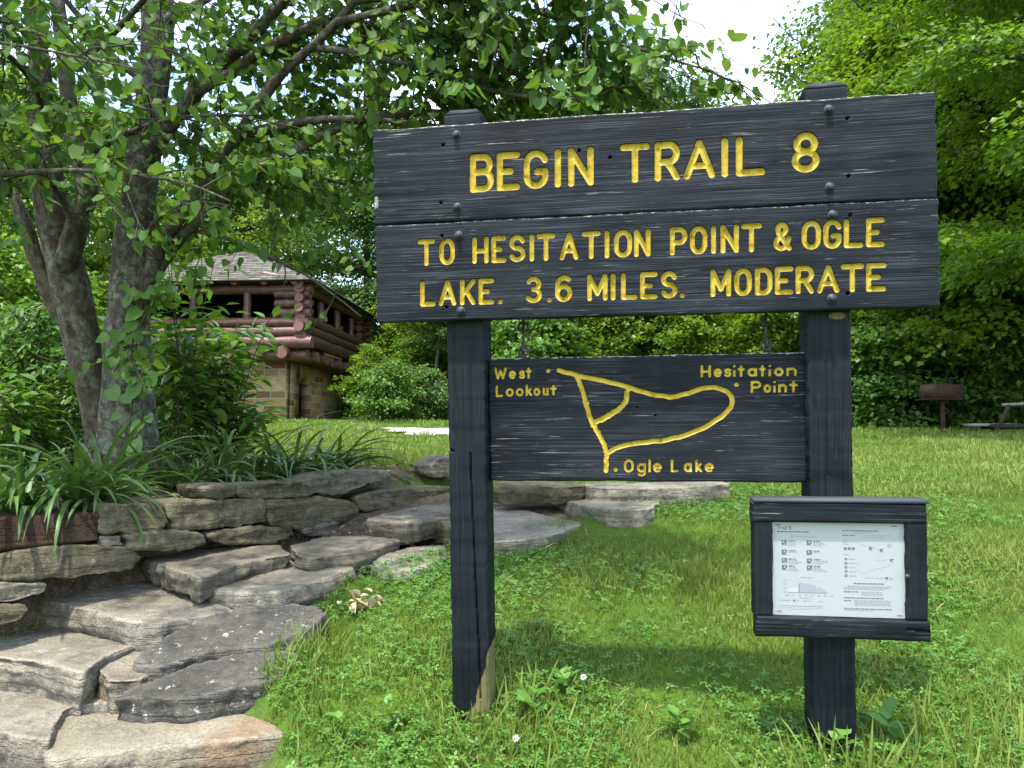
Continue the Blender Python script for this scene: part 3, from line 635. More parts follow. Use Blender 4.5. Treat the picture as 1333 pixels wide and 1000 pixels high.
sign = empty('trail_sign'); sign.matrix_world = S_MAT
tag(sign, 'large black trailhead sign with routed yellow lettering, two wide planks bolted to two posts', 'sign')
TH = .042
toS = lambda P, v=0.0: [tuple(suv(x, y, v)) for x, y in P]
pxm = 1 / 408.0                                  # metres per photograph pixel on the sign
seamL, seamR = suv(487, 293.5)[1], suv(1219, 257.5)[1]; seam = (seamL + seamR) / 2
wb, wt = DROP, DROP + SH
holes_px = [(577, 189), (574, 264), (575, 307), (581, 400), (1103, 154), (1105, 229), (1107, 280), (1104, 382), (794, 205), (754, 196)]
H_all = [(tuple(suv(x, y)), .0048) for x, y in holes_px]
def board_bare(U, W): return np.zeros(U.shape) + .16 + .42 * np.clip(1 - (W.max() - W) / .009, 0, 1) + .5 * np.clip(1 - U / .05, 0, 1) * (np.abs(W - (DROP + .40)) < .02)
p1 = panel('plank', 0, SL, seam + .0015, wt, 0, TH, .0021, [(toS(s), HW1 * pxm * .95) for s in big], [], [h for h in H_all if h[0][1] > seam], M['board'], sign, board_bare, seed=2)
p2 = panel('plank', .003, SL + .004, wb, seam - .0015, .0015, TH, .0021, [(toS(s), HW2 * pxm * .94) for s in mid_ + low], [], [h for h in H_all if h[0][1] < seam], M['board'], sign, board_bare, seed=5)
# posts
def post(pxl, pxr, py, top_px, cracks, bare, seed):
    uL = suv(pxl, py, TH + .004)[0]; uR = suv(pxr, py, TH + .004)[0]; w = uR - uL; top = suv((pxl + pxr) / 2, top_px, TH + .004 + w / 2)[1] - .020
    o = panel('post', uL, uR, -.35, top, TH + .004, w, .003, [], cracks, [], M['post'], sign, bare, wob=.0015, seed=seed)
    # chamfered top
    bmh = MB(); a, b = w / 2, w / 2 * .72; V = [(x * k, y * k, z) for z, k in ((0, a), (.020, b)) for x, y in ((-1, -1), (1, -1), (1, 1), (-1, 1))]
    bmh.add(V, [np.array([[0, 1, 5, 4], [1, 2, 6, 5], [2, 3, 7, 6], [3, 0, 4, 7], [4, 5, 6, 7], [3, 2, 1, 0]])])
    c = bmh.build('post_cap', M['cap'], o, False); c.location = (0, w / 2, (top + .35) / 2); return o, uL, uR, top
def crack_line(pts): return toS(pts, TH + .004)
def bare_left(U, W):
    u = (U - U.min()) / np.ptp(U); base = suv(618, 940, TH)[1]
    return np.clip(.72 - (W - base - .03 - .16 * u ** 3) / .16 - (1 - u) * .8, -.2, 1.3) * (W < base + .5) + .12
postL, L0, L1, _ = post(583, 631, 500, 149, [(crack_line([(612, 590), (616, 690), (620, 780), (624, 860), (625, 910)]), .003, .02), (crack_line([(585, 586), (590, 587)]), .004, .02)], bare_left, 8)
def bare_right(U, W): k = suv(1090, 411, TH + .004); return .1 + .35 * np.clip(1 - (W - suv(1085, 985, TH)[1]) / .12, 0, 1) + 1.2 * (((U - k[0]) / .026) ** 2 + ((W - k[1]) / .011) ** 2 < 1)
postR, R0, R1, _ = post(1054, 1110, 600, 114, [(crack_line([(1075, 470), (1076, 560), (1078, 620)]), .002, .006)], bare_right, 12)
# hexagon bolts with washers
def bolt_bm():
    b = MB(); a = np.linspace(0, 2 * math.pi, 25)[:-1]
    b.tube([(0, .001, 0), (0, -.003, 0)], .0150, 20); b.tube([(0, -.003, 0), (0, -.014, 0), (0, -.016, 0)], [.0100, .0100, .0080], 6); return b
b0 = None
for px, py in [(594, 176), (595, 270), (597, 307), (600, 405), (1079, 143), (1080, 244), (1084, 280), (1083, 389)]:
    u, w = suv(px, py); pl = p1 if w > seam else p2
    if b0 is None: b0 = bolt_bm().build('bolt', M['galv'], pl, False); o = b0
    else:
        o = b0.copy(); col.objects.link(o); o.parent = pl
    o.location = Vector((u, 0, w)) - pl.location + Vector((0, .0015, 0)); o.rotation_euler = (0, random.uniform(0, 1), 0)

# hanging map board
mv = TH + .055
corners = [suv(*p, mv) for p in ((636, 467), (1047, 459), (637, 626), (1052, 628))]
mu0 = (corners[0][0] + corners[2][0]) / 2; mu1 = (corners[1][0] + corners[3][0]) / 2; mw1 = (corners[0][1] + corners[1][1]) / 2; mw0 = (corners[2][1] + corners[3][1]) / 2
mb_ = empty('hanging_map_board'); mb_.matrix_world = S_MAT @ Matrix.Translation((0, 0, 0))
tag(mb_, 'small black board with a yellow routed trail map, hanging from two hooks between the posts', 'map board')
st = [(toS(s, mv), HW3 * pxm * .95) for s in mapw] + [(toS(s, mv), 3.0 * pxm * 1.05) for s in trail] + [(toS(s, mv), 2.9 * pxm) for s in dots]
panel('map_panel', mu0, mu1, mw0, mw1, mv, .038, .0019, st, [], [(tuple(suv(853, 541, mv)), .003), (tuple(suv(829, 531, mv)), .0025)], M['board'], mb_, board_bare, seed=21, depth=.006)
for px, tilt in ((681, .1), (997, -.15)):
    u, wtop = suv(px, 419 if px < 700 else 410, mv + .018); _, wbot = suv(px, 464 if px < 700 else 456, mv + .018); h = wtop - wbot
    b = MB(); vv = mv + .018; a = np.linspace(0, 2 * math.pi, 17)[:-1]; rr = .016
    b.tube([(u + rr * math.cos(t), vv, wtop - .018 + rr * math.sin(t)) for t in a], .0042, 7, False, closed=True); b.tube([(u, vv, wtop), (u, vv, wtop + .05)], .0045, 7)
    b2 = MB(); b2.tube([(u + rr * math.cos(t), vv, wbot + .016 + rr * math.sin(t)) for t in a], .0042, 7, False, closed=True); b2.tube([(u, vv, wbot), (u, vv, wbot - .05)], .0045, 7)
    hook = MB(); z0, z1 = wtop - .030, wbot + .030
    P = [(u, vv + .014 * math.cos(t), z0 + .012 - .014 * math.sin(t)) for t in np.linspace(-2.2, 1.2, 9)] + [(u, vv + .004, (z0 + z1) / 2)] + [(u, vv + .014 * math.cos(t), z1 - .008 + .014 * math.sin(t)) for t in np.linspace(1.9, 5.2, 9)][::1]
    hook.tube(smooth_line(P, 30), .0048, 7)
    b.build('eye_bolt', M['iron'], mb_); b2.build('eye_bolt', M['iron'], mb_); hook.build('hook', M['iron'], mb_)

# notice case on the right post
cv = TH + .004 - .068                                    # its front face
nb_ = empty('notice_case'); nb_.matrix_world = S_MAT.copy()
tag(nb_, 'shallow black wooden notice case framing a white printed sheet, fixed low on the right post', 'notice case')
def P4(*q): return [suv(x, y, cv) for x, y in q]
tl, tr, bl, br = P4((980, 655), (1207, 655), (983, 829), (1209, 834))
cu0, cu1, cw0, cw1 = (tl[0] + bl[0]) / 2, (tr[0] + br[0]) / 2, (bl[1] + br[1]) / 2, (tl[1] + tr[1]) / 2
iu0, iw1 = suv(1005, 679, cv); iu1, iw0 = suv(1181, 808, cv)
dpt = .064
panel('top_rail', cu0 - .002, cu1 - .001, iw1, cw1, cv - .004, dpt, .004, [], [], [], M['board'], nb_, None, seed=31)
panel('bottom_rail', cu0 + .004, cu1 + .004, cw0, iw0, cv - .004, dpt, .004, [], [([(cu1 - .06, cw0 + .035), (cu1 + .0, cw0 + .03)], .003, .02)], [], M['board'], nb_, None, seed=33)
panel('side_stile', cu0, iu0, iw0 + .0005, iw1 - .0005, cv, dpt - .004, .004, [], [], [], M['post'], nb_, None, seed=35)
panel('side_stile', iu1, cu1, iw0 + .0005, iw1 - .0005, cv, dpt - .004, .004, [], [], [], M['post'], nb_, None, seed=37)
b = MB(); b.box(((cu0 + cu1) / 2, cv + dpt - .004, (cw0 + cw1) / 2), (cu1 - cu0 - .01, .006, cw1 - cw0 - .02)); b.build('back_board', plain('raw back board', (.30, .25, .18)), nb_, False)
b = MB(); b.box(((cu0 + cu1) / 2 + .002, cv + .03, cw1 + .006), (cu1 - cu0 + .003, .074, .009)); b.build('lid', plain('worn lid', (.045, .05, .056), .7, .3), nb_, False)
b = MB(); b.tube([(iu1 + .0, cv - .002, iw0 + (iw1 - iw0) * .46), (iu1, cv - .012, iw0 + (iw1 - iw0) * .46)], .007, 10); b.build('latch', M['iron'], nb_, False)
# printed sheet inside the case
su0, sw1 = suv(1004, 680, cv + .012); su1, sw0 = suv(1180, 806, cv + .012); sv = cv + .016
ns = MB(); white, ink, grey, lgrey, cream = 0, 1, 2, 3, 4
iW, iH = su1 - su0, sw1 - sw0
Q = lambda x0, y0, x1, y1, mi, lift=.0006: ns.add([(su0 + x0 * iW, sv - lift, sw1 - y1 * iH), (su0 + x1 * iW, sv - lift, sw1 - y1 * iH), (su0 + x1 * iW, sv - lift, sw1 - y0 * iH), (su0 + x0 * iW, sv - lift, sw1 - y0 * iH)], [np.array([0, 1, 2, 3])], mi=mi)
nsx, nsz = 14, 10
GXs, GYs = np.meshgrid(np.linspace(0, 1, nsx), np.linspace(0, 1, nsz)); kk = np.arange(nsx * nsz).reshape(nsz, nsx)
ns.add(np.stack([su0 + GXs.ravel() * iW, sv + 0 * GXs.ravel(), sw1 - GYs.ravel() * iH], 1), [np.stack([kk[:-1, :-1], kk[1:, :-1], kk[1:, 1:], kk[:-1, 1:]], -1).reshape(-1, 4)], mi=white)
pr = random.Random(5)
def textline(x, y, w, h=.011, mi=grey):
    e = x + w
    while x < e - .004:
        l = pr.uniform(.008, .028); Q(x, y, min(x + l, e), y + h, mi); x += l + .006
textline(.045, .095, .24, .012, ink)
Q(.148, .137, .170, .168, grey); textline(.185, .147, .17)
for r_, y in enumerate((.190, .295, .385, .460)):
    for c_, x in enumerate((.078, .268)):
        Q(x, y, x + .040, y + .052, ink); Q(x + .010 + .006 * ((r_ + c_) % 2), y + .012, x + .020 + .006 * ((r_ + c_) % 2), y + .03, white, .0010)
        if (r_ + c_) % 2: Q(x + .030, y + .036, x + .042, y + .054, white, .0010)
        else: Q(x + .022, y + .04, x + .030, y + .054, white, .0010)
        textline(x + .052, y + .004, .055, .011, ink)
        for k in range(1, 4 if r_ != 1 else 2): textline(x + .052, y + .004 + .017 * k, pr.uniform(.05, .11), .008, grey)
textline(.22, .585, .09, .009)
Q(.115, .622, .435, .624, lgrey); Q(.115, .624, .1165, .755, grey); Q(.115, .753, .435, .755, grey); Q(.4335, .624, .435, .755, lgrey)
for k in range(4): Q(.088, .616 + .042 * k, .104, .628 + .042 * k, grey)
for k in range(8): Q(.105 + .048 * k, .776, .125 + .048 * k, .786, grey)
prof = [(.118, .715), (.15, .705), (.185, .697), (.205, .69), (.206, .655), (.225, .645), (.25, .662), (.275, .652), (.30, .672), (.325, .665), (.335, .70), (.345, .712), (.360, .685), (.38, .70), (.40, .728), (.412, .73)]
for (xa, ya), (xb, yb) in zip(prof[:-1], prof[1:]):
    ns.add([(su0 + xa * iW, sv - .0008, sw1 - .752 * iH), (su0 + xb * iW, sv - .0008, sw1 - .752 * iH), (su0 + xb * iW, sv - .0008, sw1 - yb * iH), (su0 + xa * iW, sv - .0008, sw1 - ya * iH)], [np.array([0, 1, 2, 3])], mi=lgrey if xa < .2 else grey)
Q(.203, .66, .209, .752, ink, .0011); textline(.21, .805, .09, .008)
textline(.06, .835, .08, .009); Q(.160, .832, .176, .85, ink); textline(.185, .836, .03, .009); Q(.237, .832, .255, .85, grey); textline(.262, .836, .03, .009); Q(.335, .834, .35, .85, lgrey); textline(.36, .838, .02, .008)
for k in range(3): textline(.055, .893 + .016 * k, pr.uniform(.24, .34), .008, lgrey if k else grey)
textline(.535, .075, .27, .010, ink); textline(.62, .095, .15, .008); textline(.535, .125, .10, .010, ink); textline(.70, .125, .19, .008); textline(.69, .145, .16, .007)
textline(.545, .185, .04, .008); textline(.545, .20, .03, .008); textline(.545, .22, .035, .008)
for k in range(3): Q(.548 + .03 * k, .258, .570 + .03 * k, .284, ink)
textline(.545, .33, .04, .008)
for k in range(5):
    Q(.552, .37 + .044 * k, .572, .394 + .044 * k, ink); Q(.557, .377 + .044 * k, .563, .387 + .044 * k, white, .001); textline(.585, .378 + .044 * k, .05 + .01 * (k % 2), .009)
def sline(P, mi, hw=.0022):
    P = smooth_line(P, 24)
    for a, b_ in zip(P[:-1], P[1:]):
        d = np.array(b_) - np.array(a); n_ = np.array([-d[1], d[0]]) / max(np.hypot(*d), 1e-9) * hw
        c = [np.array(a) - n_, np.array(b_) - n_, np.array(b_) + n_, np.array(a) + n_]
        ns.add([(su0 + x * iW, sv - .0007, sw1 - y * iH) for x, y in c], [np.array([0, 1, 2, 3])], mi=mi)
sline([(.60, .21), (.63, .18), (.66, .21), (.70, .235), (.76, .24), (.82, .28), (.80, .36), (.79, .40), (.86, .38), (.90, .37)], lgrey)
sline([(.68, .24), (.675, .30), (.69, .38), (.67, .46), (.68, .55), (.69, .53), (.76, .485), (.84, .46), (.90, .43), (.915, .39)], lgrey)
for x, y in ((.735, .25), (.815, .268), (.89, .37)): Q(x, y, x + .024, y + .03, ink); Q(x + .012, y + .014, x + .024, y + .022, white, .001)
for a in range(4):
    sline([(.885 + .016 * math.cos(a * 1.5708), .23 + .022 * math.sin(a * 1.5708)), (.885 + .016 * math.cos((a + 1) * 1.5708), .23 + .022 * math.sin((a + 1) * 1.5708))], grey)
textline(.70, .575, .14, .009, grey); Q(.853, .565, .873, .59, ink); Q(.885, .565, .905, .59, grey)
textline(.62, .635, .22, .011, ink)
for k in range(3): textline(.545 if k else .57, .665 + .016 * k, .33 if k < 2 else .30, .008)
textline(.545, .725, .11, .010, ink)
for k in range(3): textline(.675, .725 + .017 * k, .16, .008)
textline(.545, .79, .30, .010, ink)
textline(.545, .82, .05, .010, ink)
for k in range(4): textline(.62, .815 + .016 * k, .27, .008)
textline(.545, .905, .35, .010, ink); textline(.545, .922, .22, .008)
for x, y in ((.035, .022), (.90, .022), (.035, .955), (.935, .965)): Q(x, y, x + .04, y + .009, ink, .0012)
Qs = plain('notice sheet', (.335, .343, .346), .22, .5)
nso = ns.build('notice_sheet', [Qs, plain('print black', (.10, .11, .125)), plain('print grey', (.24, .26, .29)), plain('print light grey', (.35, .375, .40)), plain('print cream', (.6, .58, .5))], None, False)
nso.matrix_world = S_MAT.copy(); tag(nso, 'white printed trail notice with icons, elevation chart and small map, pinned inside the black case', 'notice')
# its title, set in the built-in letter shapes and joined into the sheet
tc = bpy.data.curves.new('t', 'FONT'); tc.body = 'Trail 8'; tc.size = .016
to_ = bpy.data.objects.new('t', tc); col.objects.link(to_); bpy.context.view_layer.update()
tm = bpy.data.meshes.new_from_object(to_.evaluated_get(bpy.context.evaluated_depsgraph_get())); bpy.data.objects.remove(to_)
bmj = bmesh.new(); bmj.from_mesh(nso.data); nf0 = len(bmj.faces)
tm.transform(Matrix.Translation((su0 + .045 * iW, sv - .0007, sw1 - .078 * iH)) @ Matrix.Rotation(math.pi / 2, 4, 'X')); bmj.from_mesh(tm)
bmj.faces.ensure_lookup_table()
for f in bmj.faces[nf0:]: f.material_index = 1
bmj.to_mesh(nso.data); bmj.free(); bpy.data.meshes.remove(tm)

# ------------------------------------------------------------------ blockhouse
bD = 22.0; cor = pt(372, 545, bD); cor[2] = gz(cor[0], cor[1])
bang = math.atan2(69, 1000)                              # its side wall runs this far to the right of the view axis
house = empty('log_blockhouse', (cor[0], cor[1], cor[2]), -bang)   # local -x along the front, +y along the right side
tag(house, 'rustic blockhouse of red brown logs over a brown sandstone ground floor, shingled hip roof', 'log building')
LW, LD, OV, SHt = 6.3, 6.7, .55, 1.70                    # log storey width, depth, overhang, stone height
X1, X0, Y0, Y1 = .60, .60 - LW, -OV, LD - OV             # log storey outline
sx1, sx0, sy0, sy1 = X1 - .62, X0 + .62, 0.0, LD - 2 * OV
def wall_uv(me):
    uv = me.uv_layers.new(name='UVMap'); me.calc_loop_triangles()
    for p in me.polygons:
        n = p.normal
        for li in p.loop_indices:
            c = me.vertices[me.loops[li].vertex_index].co
            uv.data[li].uv = (c.x, c.z) if abs(n.y) > abs(n.x) else (c.y + 3.3, c.z)
b = MB(); TW = .35; ctr = lambda a, c: (a + c) / 2
zc, zh = SHt / 2 - .3, SHt + .6
b.box((ctr(sx0, sx1), sy0 + TW / 2, zc), (sx1 - sx0, TW, zh))
dy0, dy1, dh = sy0 + 1.15, sy0 + 2.25, 1.45
b.box((sx1 - TW / 2, ctr(sy0 + TW, dy0), zc), (TW, dy0 - sy0 - TW, zh)); b.box((sx1 - TW / 2, ctr(dy1, sy1), zc), (TW, sy1 - dy1, zh))
seg = 8
for k in range(seg):                                     # arched head of the doorway
    ya, yb = dy0 + (dy1 - dy0) * k / seg, dy0 + (dy1 - dy0) * (k + 1) / seg; t = abs((k + .5) / seg - .5) * 2
    zb_ = dh - .42 * t ** 2.0; b.box((sx1 - TW / 2, (ya + yb) / 2, (zb_ + SHt) / 2), (TW, yb - ya, SHt - zb_))
b.box((sx0 + TW / 2, ctr(sy0 + TW, sy1), zc), (TW, sy1 - sy0 - TW, zh)); b.box((ctr(sx0 + TW, sx1 - TW), sy1 - TW / 2, zc), (sx1 - sx0 - 2 * TW, TW, zh))
sw_ = b.build('stone_wall', M['masonry'], house, False); wall_uv(sw_.data)
def log(b, a, c, r, seed, ends=True):
    a, c = np.array(a, float), np.array(c, float); n = 14; P = a + (c - a) * np.linspace(0, 1, n)[:, None]; rg = np.random.default_rng(seed)
    P[1:-1] += rg.normal(0, r * .04, (n - 2, 3)); rr = r * (1 + rg.normal(0, .03, n)); V, f = tube(P, rr, 14, True)
    b.add(V, f[:1]); b.add(V, f[1:], mi=1)
ends = [M['log'], M['logend']]
zj = SHt + .12
b = MB()                                                 # joists poking out under the side and the front
for k, y in enumerate(np.linspace(Y0 + .25, Y1 - .3, 9)): log(b, (X0 - .05 - .1 * (k % 2), y, zj), (X1 + .12 + .12 * ((k * 7) % 3) / 3, y, zj), .15, k)
b.build('side_joists', ends, house)
b = MB()
for k, x in enumerate(np.linspace(X0 + .3, X1 - .45, 8)): log(b, (x, Y0 - .22 - .1 * ((k * 5) % 3) / 3, zj + .03), (x, Y0 + .9, zj + .03), .165, 20 + k)
b.build('front_joists', ends, house)
def storey(name, a, c, r, zs, seed, ext):
    b = MB(); a, c = np.array(a, float), np.array(c, float); d = nrm(c - a)
    for k, z in enumerate(zs):
        e = ext[k % len(ext)]; log(b, (*(a - d * e)[:2], z), (*(c + d * e)[:2], z), r[k] if isinstance(r, list) else r, seed + k)
    return b.build(name, ends, house)
zl = [zj + .33, zj + .63, zj + .90]; rl = [.175, .145, .14]
zq = [z + .13 for z in zl]
storey('front_log_wall', (X0, Y0, 0), (X1, Y0, 0), rl, zl, 40, [.32, .10, .22])
storey('side_log_wall', (X1, Y0, 0), (X1, Y1, 0), rl, zq, 50, [.10, .24, .12])
storey('rear_log_wall', (X0, Y1, 0), (X1, Y1, 0), rl, zl, 60, [.3, .2, .1]); storey('far_log_wall', (X0, Y0, 0), (X0, Y1, 0), rl, zq, 65, [.3, .2, .1])
TOPZ = zj + 1.90
zu = [TOPZ - .08, TOPZ + .16]
b = MB()
for a, c, dz in (((X0, Y0), (X1, Y0), 0), ((X1, Y0), (X1, Y1), .1), ((X0, Y1), (X1, Y1), 0), ((X0, Y0), (X0, Y1), .1)):
    d = nrm(np.array(c) - np.array(a)) * .3; log(b, (*(np.array(a) - d), TOPZ - .06 + dz), (*(np.array(c) + d), TOPZ - .06 + dz), .14, 70 + len(b.V))
b.build('wall_plate', ends, house)
for cx, cy in ((X1, Y0), (X0, Y0), (X1, Y1), (X0, Y1)):       # cribbed log corners of short stub logs
    b = MB(); sx, sy = (1 if cx == X0 else -1), (1 if cy == Y0 else -1)
    for k, z in enumerate(np.arange(zl[2] + .26, TOPZ - .15, .27)):
        log(b, (cx - sx * .25, cy, z), (cx + sx * .75, cy, z), .13, 80 + k); log(b, (cx, cy - sy * .25, z + .13), (cx, cy + sy * .7, z + .13), .13, 90 + k)
    b.build('log_corner', ends, house)
z0, z1 = zl[2] + .10, TOPZ - .16
pp = [(x, Y0) for x in np.linspace(X0, X1, 5)[1:-1]] + [(X1, y) for y in np.linspace(Y0, Y1, 5)[1:-1]] + [(X0, y) for y in np.linspace(Y0, Y1, 5)[1:-1]] + [(x, Y1) for x in np.linspace(X0, X1, 5)[1:-1]]
for k, (x, y) in enumerate(pp):
    b = MB(); log(b, (x, y, z0), (x, y, z1), .11, 120 + k); b.build('log_post', ends, house)
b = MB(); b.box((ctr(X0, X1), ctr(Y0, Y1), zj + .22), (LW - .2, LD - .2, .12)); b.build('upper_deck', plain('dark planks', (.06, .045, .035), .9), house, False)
b = MB(); b.box((ctr(X0, X1) - .6, ctr(Y0, Y1) + .8, zj + 1.05), (3.2, 2.6, 1.7)); b.build('interior_shade_box', plain('painted interior shade', (.020, .016, .013), .95), house, False)  # near-black box added inside, its colour standing in for the unlit interior
b = MB()
for k, x in enumerate(np.linspace(X0 + .2, X1 - .1, 8)): log(b, (x, Y0 - .38, TOPZ + .1), (x, Y0 + 1.2, TOPZ + .42), .10, 140 + k)
for k, y in enumerate(np.linspace(Y0 + .2, Y1 - .2, 8)): log(b, (X1 + .38, y, TOPZ + .1), (X1 - 1.2, y, TOPZ + .42), .10, 150 + k)
b.build('rafter_ends', ends, house)
# hip roof in stepped courses of shingles
b = MB(); EV = .52; ex0, ex1, ey0, ey1 = X0 - EV, X1 + EV, Y0 - EV, Y1 + EV; ze, RISE, NC = TOPZ + .10, 1.75, 17
cxr, cyr = ctr(ex0, ex1), ctr(ey0, ey1); uvs = []
for k in range(NC):
    t0_, t1_ = k / NC, (k + 1.06) / NC; zz0, zz1 = ze + RISE * t0_ + .035, ze + RISE * min(t1_, 1) 
    q0 = [(cxr + (x - cxr) * (1 - t0_), cyr + (y - cyr) * (1 - t0_)) for x, y in ((ex0, ey0), (ex1, ey0), (ex1, ey1), (ex0, ey1))]
    q1 = [(cxr + (x - cxr) * (1 - min(t1_, 1)), cyr + (y - cyr) * (1 - min(t1_, 1))) for x, y in ((ex0, ey0), (ex1, ey0), (ex1, ey1), (ex0, ey1))]
    for s_ in range(4):
        a, c = q0[s_], q0[(s_ + 1) % 4]; d, e = q1[(s_ + 1) % 4], q1[s_]
        b.add([(*a, zz0), (*c, zz0), (*d, zz1), (*e, zz1), (*a, zz0 - .035), (*c, zz0 - .035)], [np.array([[0, 1, 2, 3], [4, 5, 1, 0]])])
        u0 = 0 if s_ % 2 == 0 else 1; 
        uvs.append([(a[u0], k * .2 + .01), (c[u0], k * .2 + .01), (d[u0], k * .2 + .19), (e[u0], k * .2 + .19), (a[u0], k * .2 + .005), (c[u0], k * .2 + .005)])
b.add([(ex0, ey0, ze - .01), (ex1, ey0, ze - .01), (ex1, ey1, ze - .01), (ex0, ey1, ze - .01)], [np.array([3, 2, 1, 0])]); uvs.append([(0, 0)] * 4)
roof = b.build('shingle_roof', M['shingle'], house, False); uvf = np.array([p for u in uvs for p in u])
uvl = roof.data.uv_layers.new(name='UVMap'); li = np.zeros(len(roof.data.loops), np.int32); roof.data.loops.foreach_get('vertex_index', li); uvl.data.foreach_set('uv', uvf[li].astype(np.float32).ravel())

# ------------------------------------------------------------------ pedestal grill and picnic table
gp = pt(1228, 561, 12.6); gp[2] = gz(gp[0], gp[1])
grill = tag(empty('pedestal_grill', tuple(gp)), 'rusty brown box grill on a single steel post at the far lawn edge', 'grill')
gs = 12.6 / 1000
b = MB(); b.tube([(0, 0, -.2), (0, 0, .56)], .036, 10); b.build('post', M['rust'], grill)
b = MB(); zt, zb2 = .56, .78; w_, d_, tt = .50, .36, .012
b.box((0, 0, zt + .01), (w_, d_, .016)); b.box((0, -d_ / 2, (zt + zb2) / 2 + .01), (w_, tt, zb2 - zt)); b.box((0, d_ / 2, (zt + zb2) / 2 + .01), (w_, tt, zb2 - zt))
b.box((-w_ / 2, 0, (zt + zb2) / 2 + .01), (tt, d_ + tt, zb2 - zt)); b.box((w_ / 2, 0, (zt + zb2) / 2 + .01), (tt, d_ + tt, zb2 - zt))
o = b.build('fire_box', M['rust'], grill, False); o.rotation_euler = (0, 0, R(14))
b = MB(); b.box((-.09, -.03, zt - .012), (.60, .38, .014)); o = b.build('shelf', M['rust'], grill, False); o.rotation_euler = (0, 0, R(14))
b = MB()
for k in (0, 1): b.tube([(.16 + .06 * k, .16, zb2), (.16 + .06 * k, .16, zb2 + .13), (.19 + .06 * k, .16, zb2 + .15)], .008, 6)
o = b.build('grate_handle', M['straw'], grill); o.data.materials[0] = M['rust']
tp = pt(1358, 581, 12.0)
table = tag(empty('picnic_table', tuple(tp), R(8)), 'weathered grey picnic table with attached bench, cut off by the right edge', 'picnic table')
b = MB(); 
for k in range(5): b.box((.42, -.30 + .15 * k, .66), (1.6, .138, .042))
b.build('table_top', M['oldwood'], table, False)
for s_ in (-1, 1):
    b = MB(); b.box((.25, s_ * .72, .34), (1.9, .24, .042)); b.build('bench', M['oldwood'], table, False)
for x in (-.4, .95):
    b = MB()
    for s_ in (-1, 1): b.tube([(x, s_ * .62, -.02), (x, s_ * .2, .63)], .045, 4)
    b.tube([(x, -.78, .31), (x, .78, .31)], .04, 4); b.build('leg_frame', M['twig'], table, False)
# ------------------------------------------------------------------ foreground heart-leaved tree with two leaning trunks
def rad_tube(mb, P, r, n=10, lump=0.0, seed=0, flare=0.0):
    P = smooth_line(P, max(8, len(P) * 4)); m = len(P); rr = np.interp(np.linspace(0, 1, m), np.linspace(0, 1, len(r)), r)
    V, f = tube(P, rr, n); 
    if lump:
        c = np.repeat(P, n, 0); d = nrm(V - c); k = fbm(V * np.array([7, 7, 3.]), seed, 3) * lump
        if flare: a = np.arctan2(d[:, 1], d[:, 0]); h = np.repeat(np.linspace(0, 1, m), n); k = k + flare * np.exp(-h * 14) * (1 + .6 * np.cos(a * 4 + seed))
        V = V + d * (k * np.repeat(rr, n) / max(rr.max(), .01) )[:, None]
    mb.add(V, f); return P
TD = 4.3
L_ = lambda *q: np.array([pt(*p) for p in q])
def limb_pts(pts, D0, D1):
    n = len(pts); return np.array([pt(x, y, D0 + (D1 - D0) * i / (n - 1)) for i, (x, y) in enumerate(pts)])
tb = pt(158, 632, TD)
tree1 = tag(empty('redbud_tree', tuple(tb)), 'spreading heart-leaved tree with two leaning lichen-covered trunks in the raised bed', 'tree')
tm_ = MB()
rad_tube(tm_, L_((166, 665, TD), (166, 600, TD), (170, 480, TD), (166, 400, TD), (172, 320, TD), (184, 230, TD - .03), (193, 170, TD), (203, 90, TD), (206, 10, TD), (206, -120, TD + .1), (215, -420, TD + .3)), [.142, .122, .110, .098, .090, .082, .076, .078, .072, .065, .05], 22, .020, 3, .07)
for o_ in ((172, 285, .03), (166, 545, .02)): pass
tm2 = MB()
rad_tube(tm2, L_((140, 660, TD + .12), (138, 590, TD + .1), (118, 490, TD + .06), (97, 400, TD + .03), (78, 330, TD), (68, 275, TD - .02), (62, 225, TD), (56, 140, TD), (48, 40, TD), (30, -150, TD)), [.102, .09, .086, .09, .097, .08, .062, .05, .045, .04], 20, .022, 8, .03)
rad_tube(tm2, L_((84, 352, TD - .02), (100, 300, TD - .06), (117, 245, TD - .08), (104, 215, TD), (92, 160, TD + .05), (86, 90, TD + .05), (74, 0, TD + .05), (60, -120, TD)), [.068, .06, .052, .046, .042, .04, .036, .03], 12, .012, 5)
rad_tube(tm2, L_((92, 432, TD + .03), (70, 392, TD + .02), (48, 345, TD), (30, 285, TD), (10, 235, TD), (-20, 180, TD)), [.045, .045, .042, .036, .032, .028], 9, .02, 6)
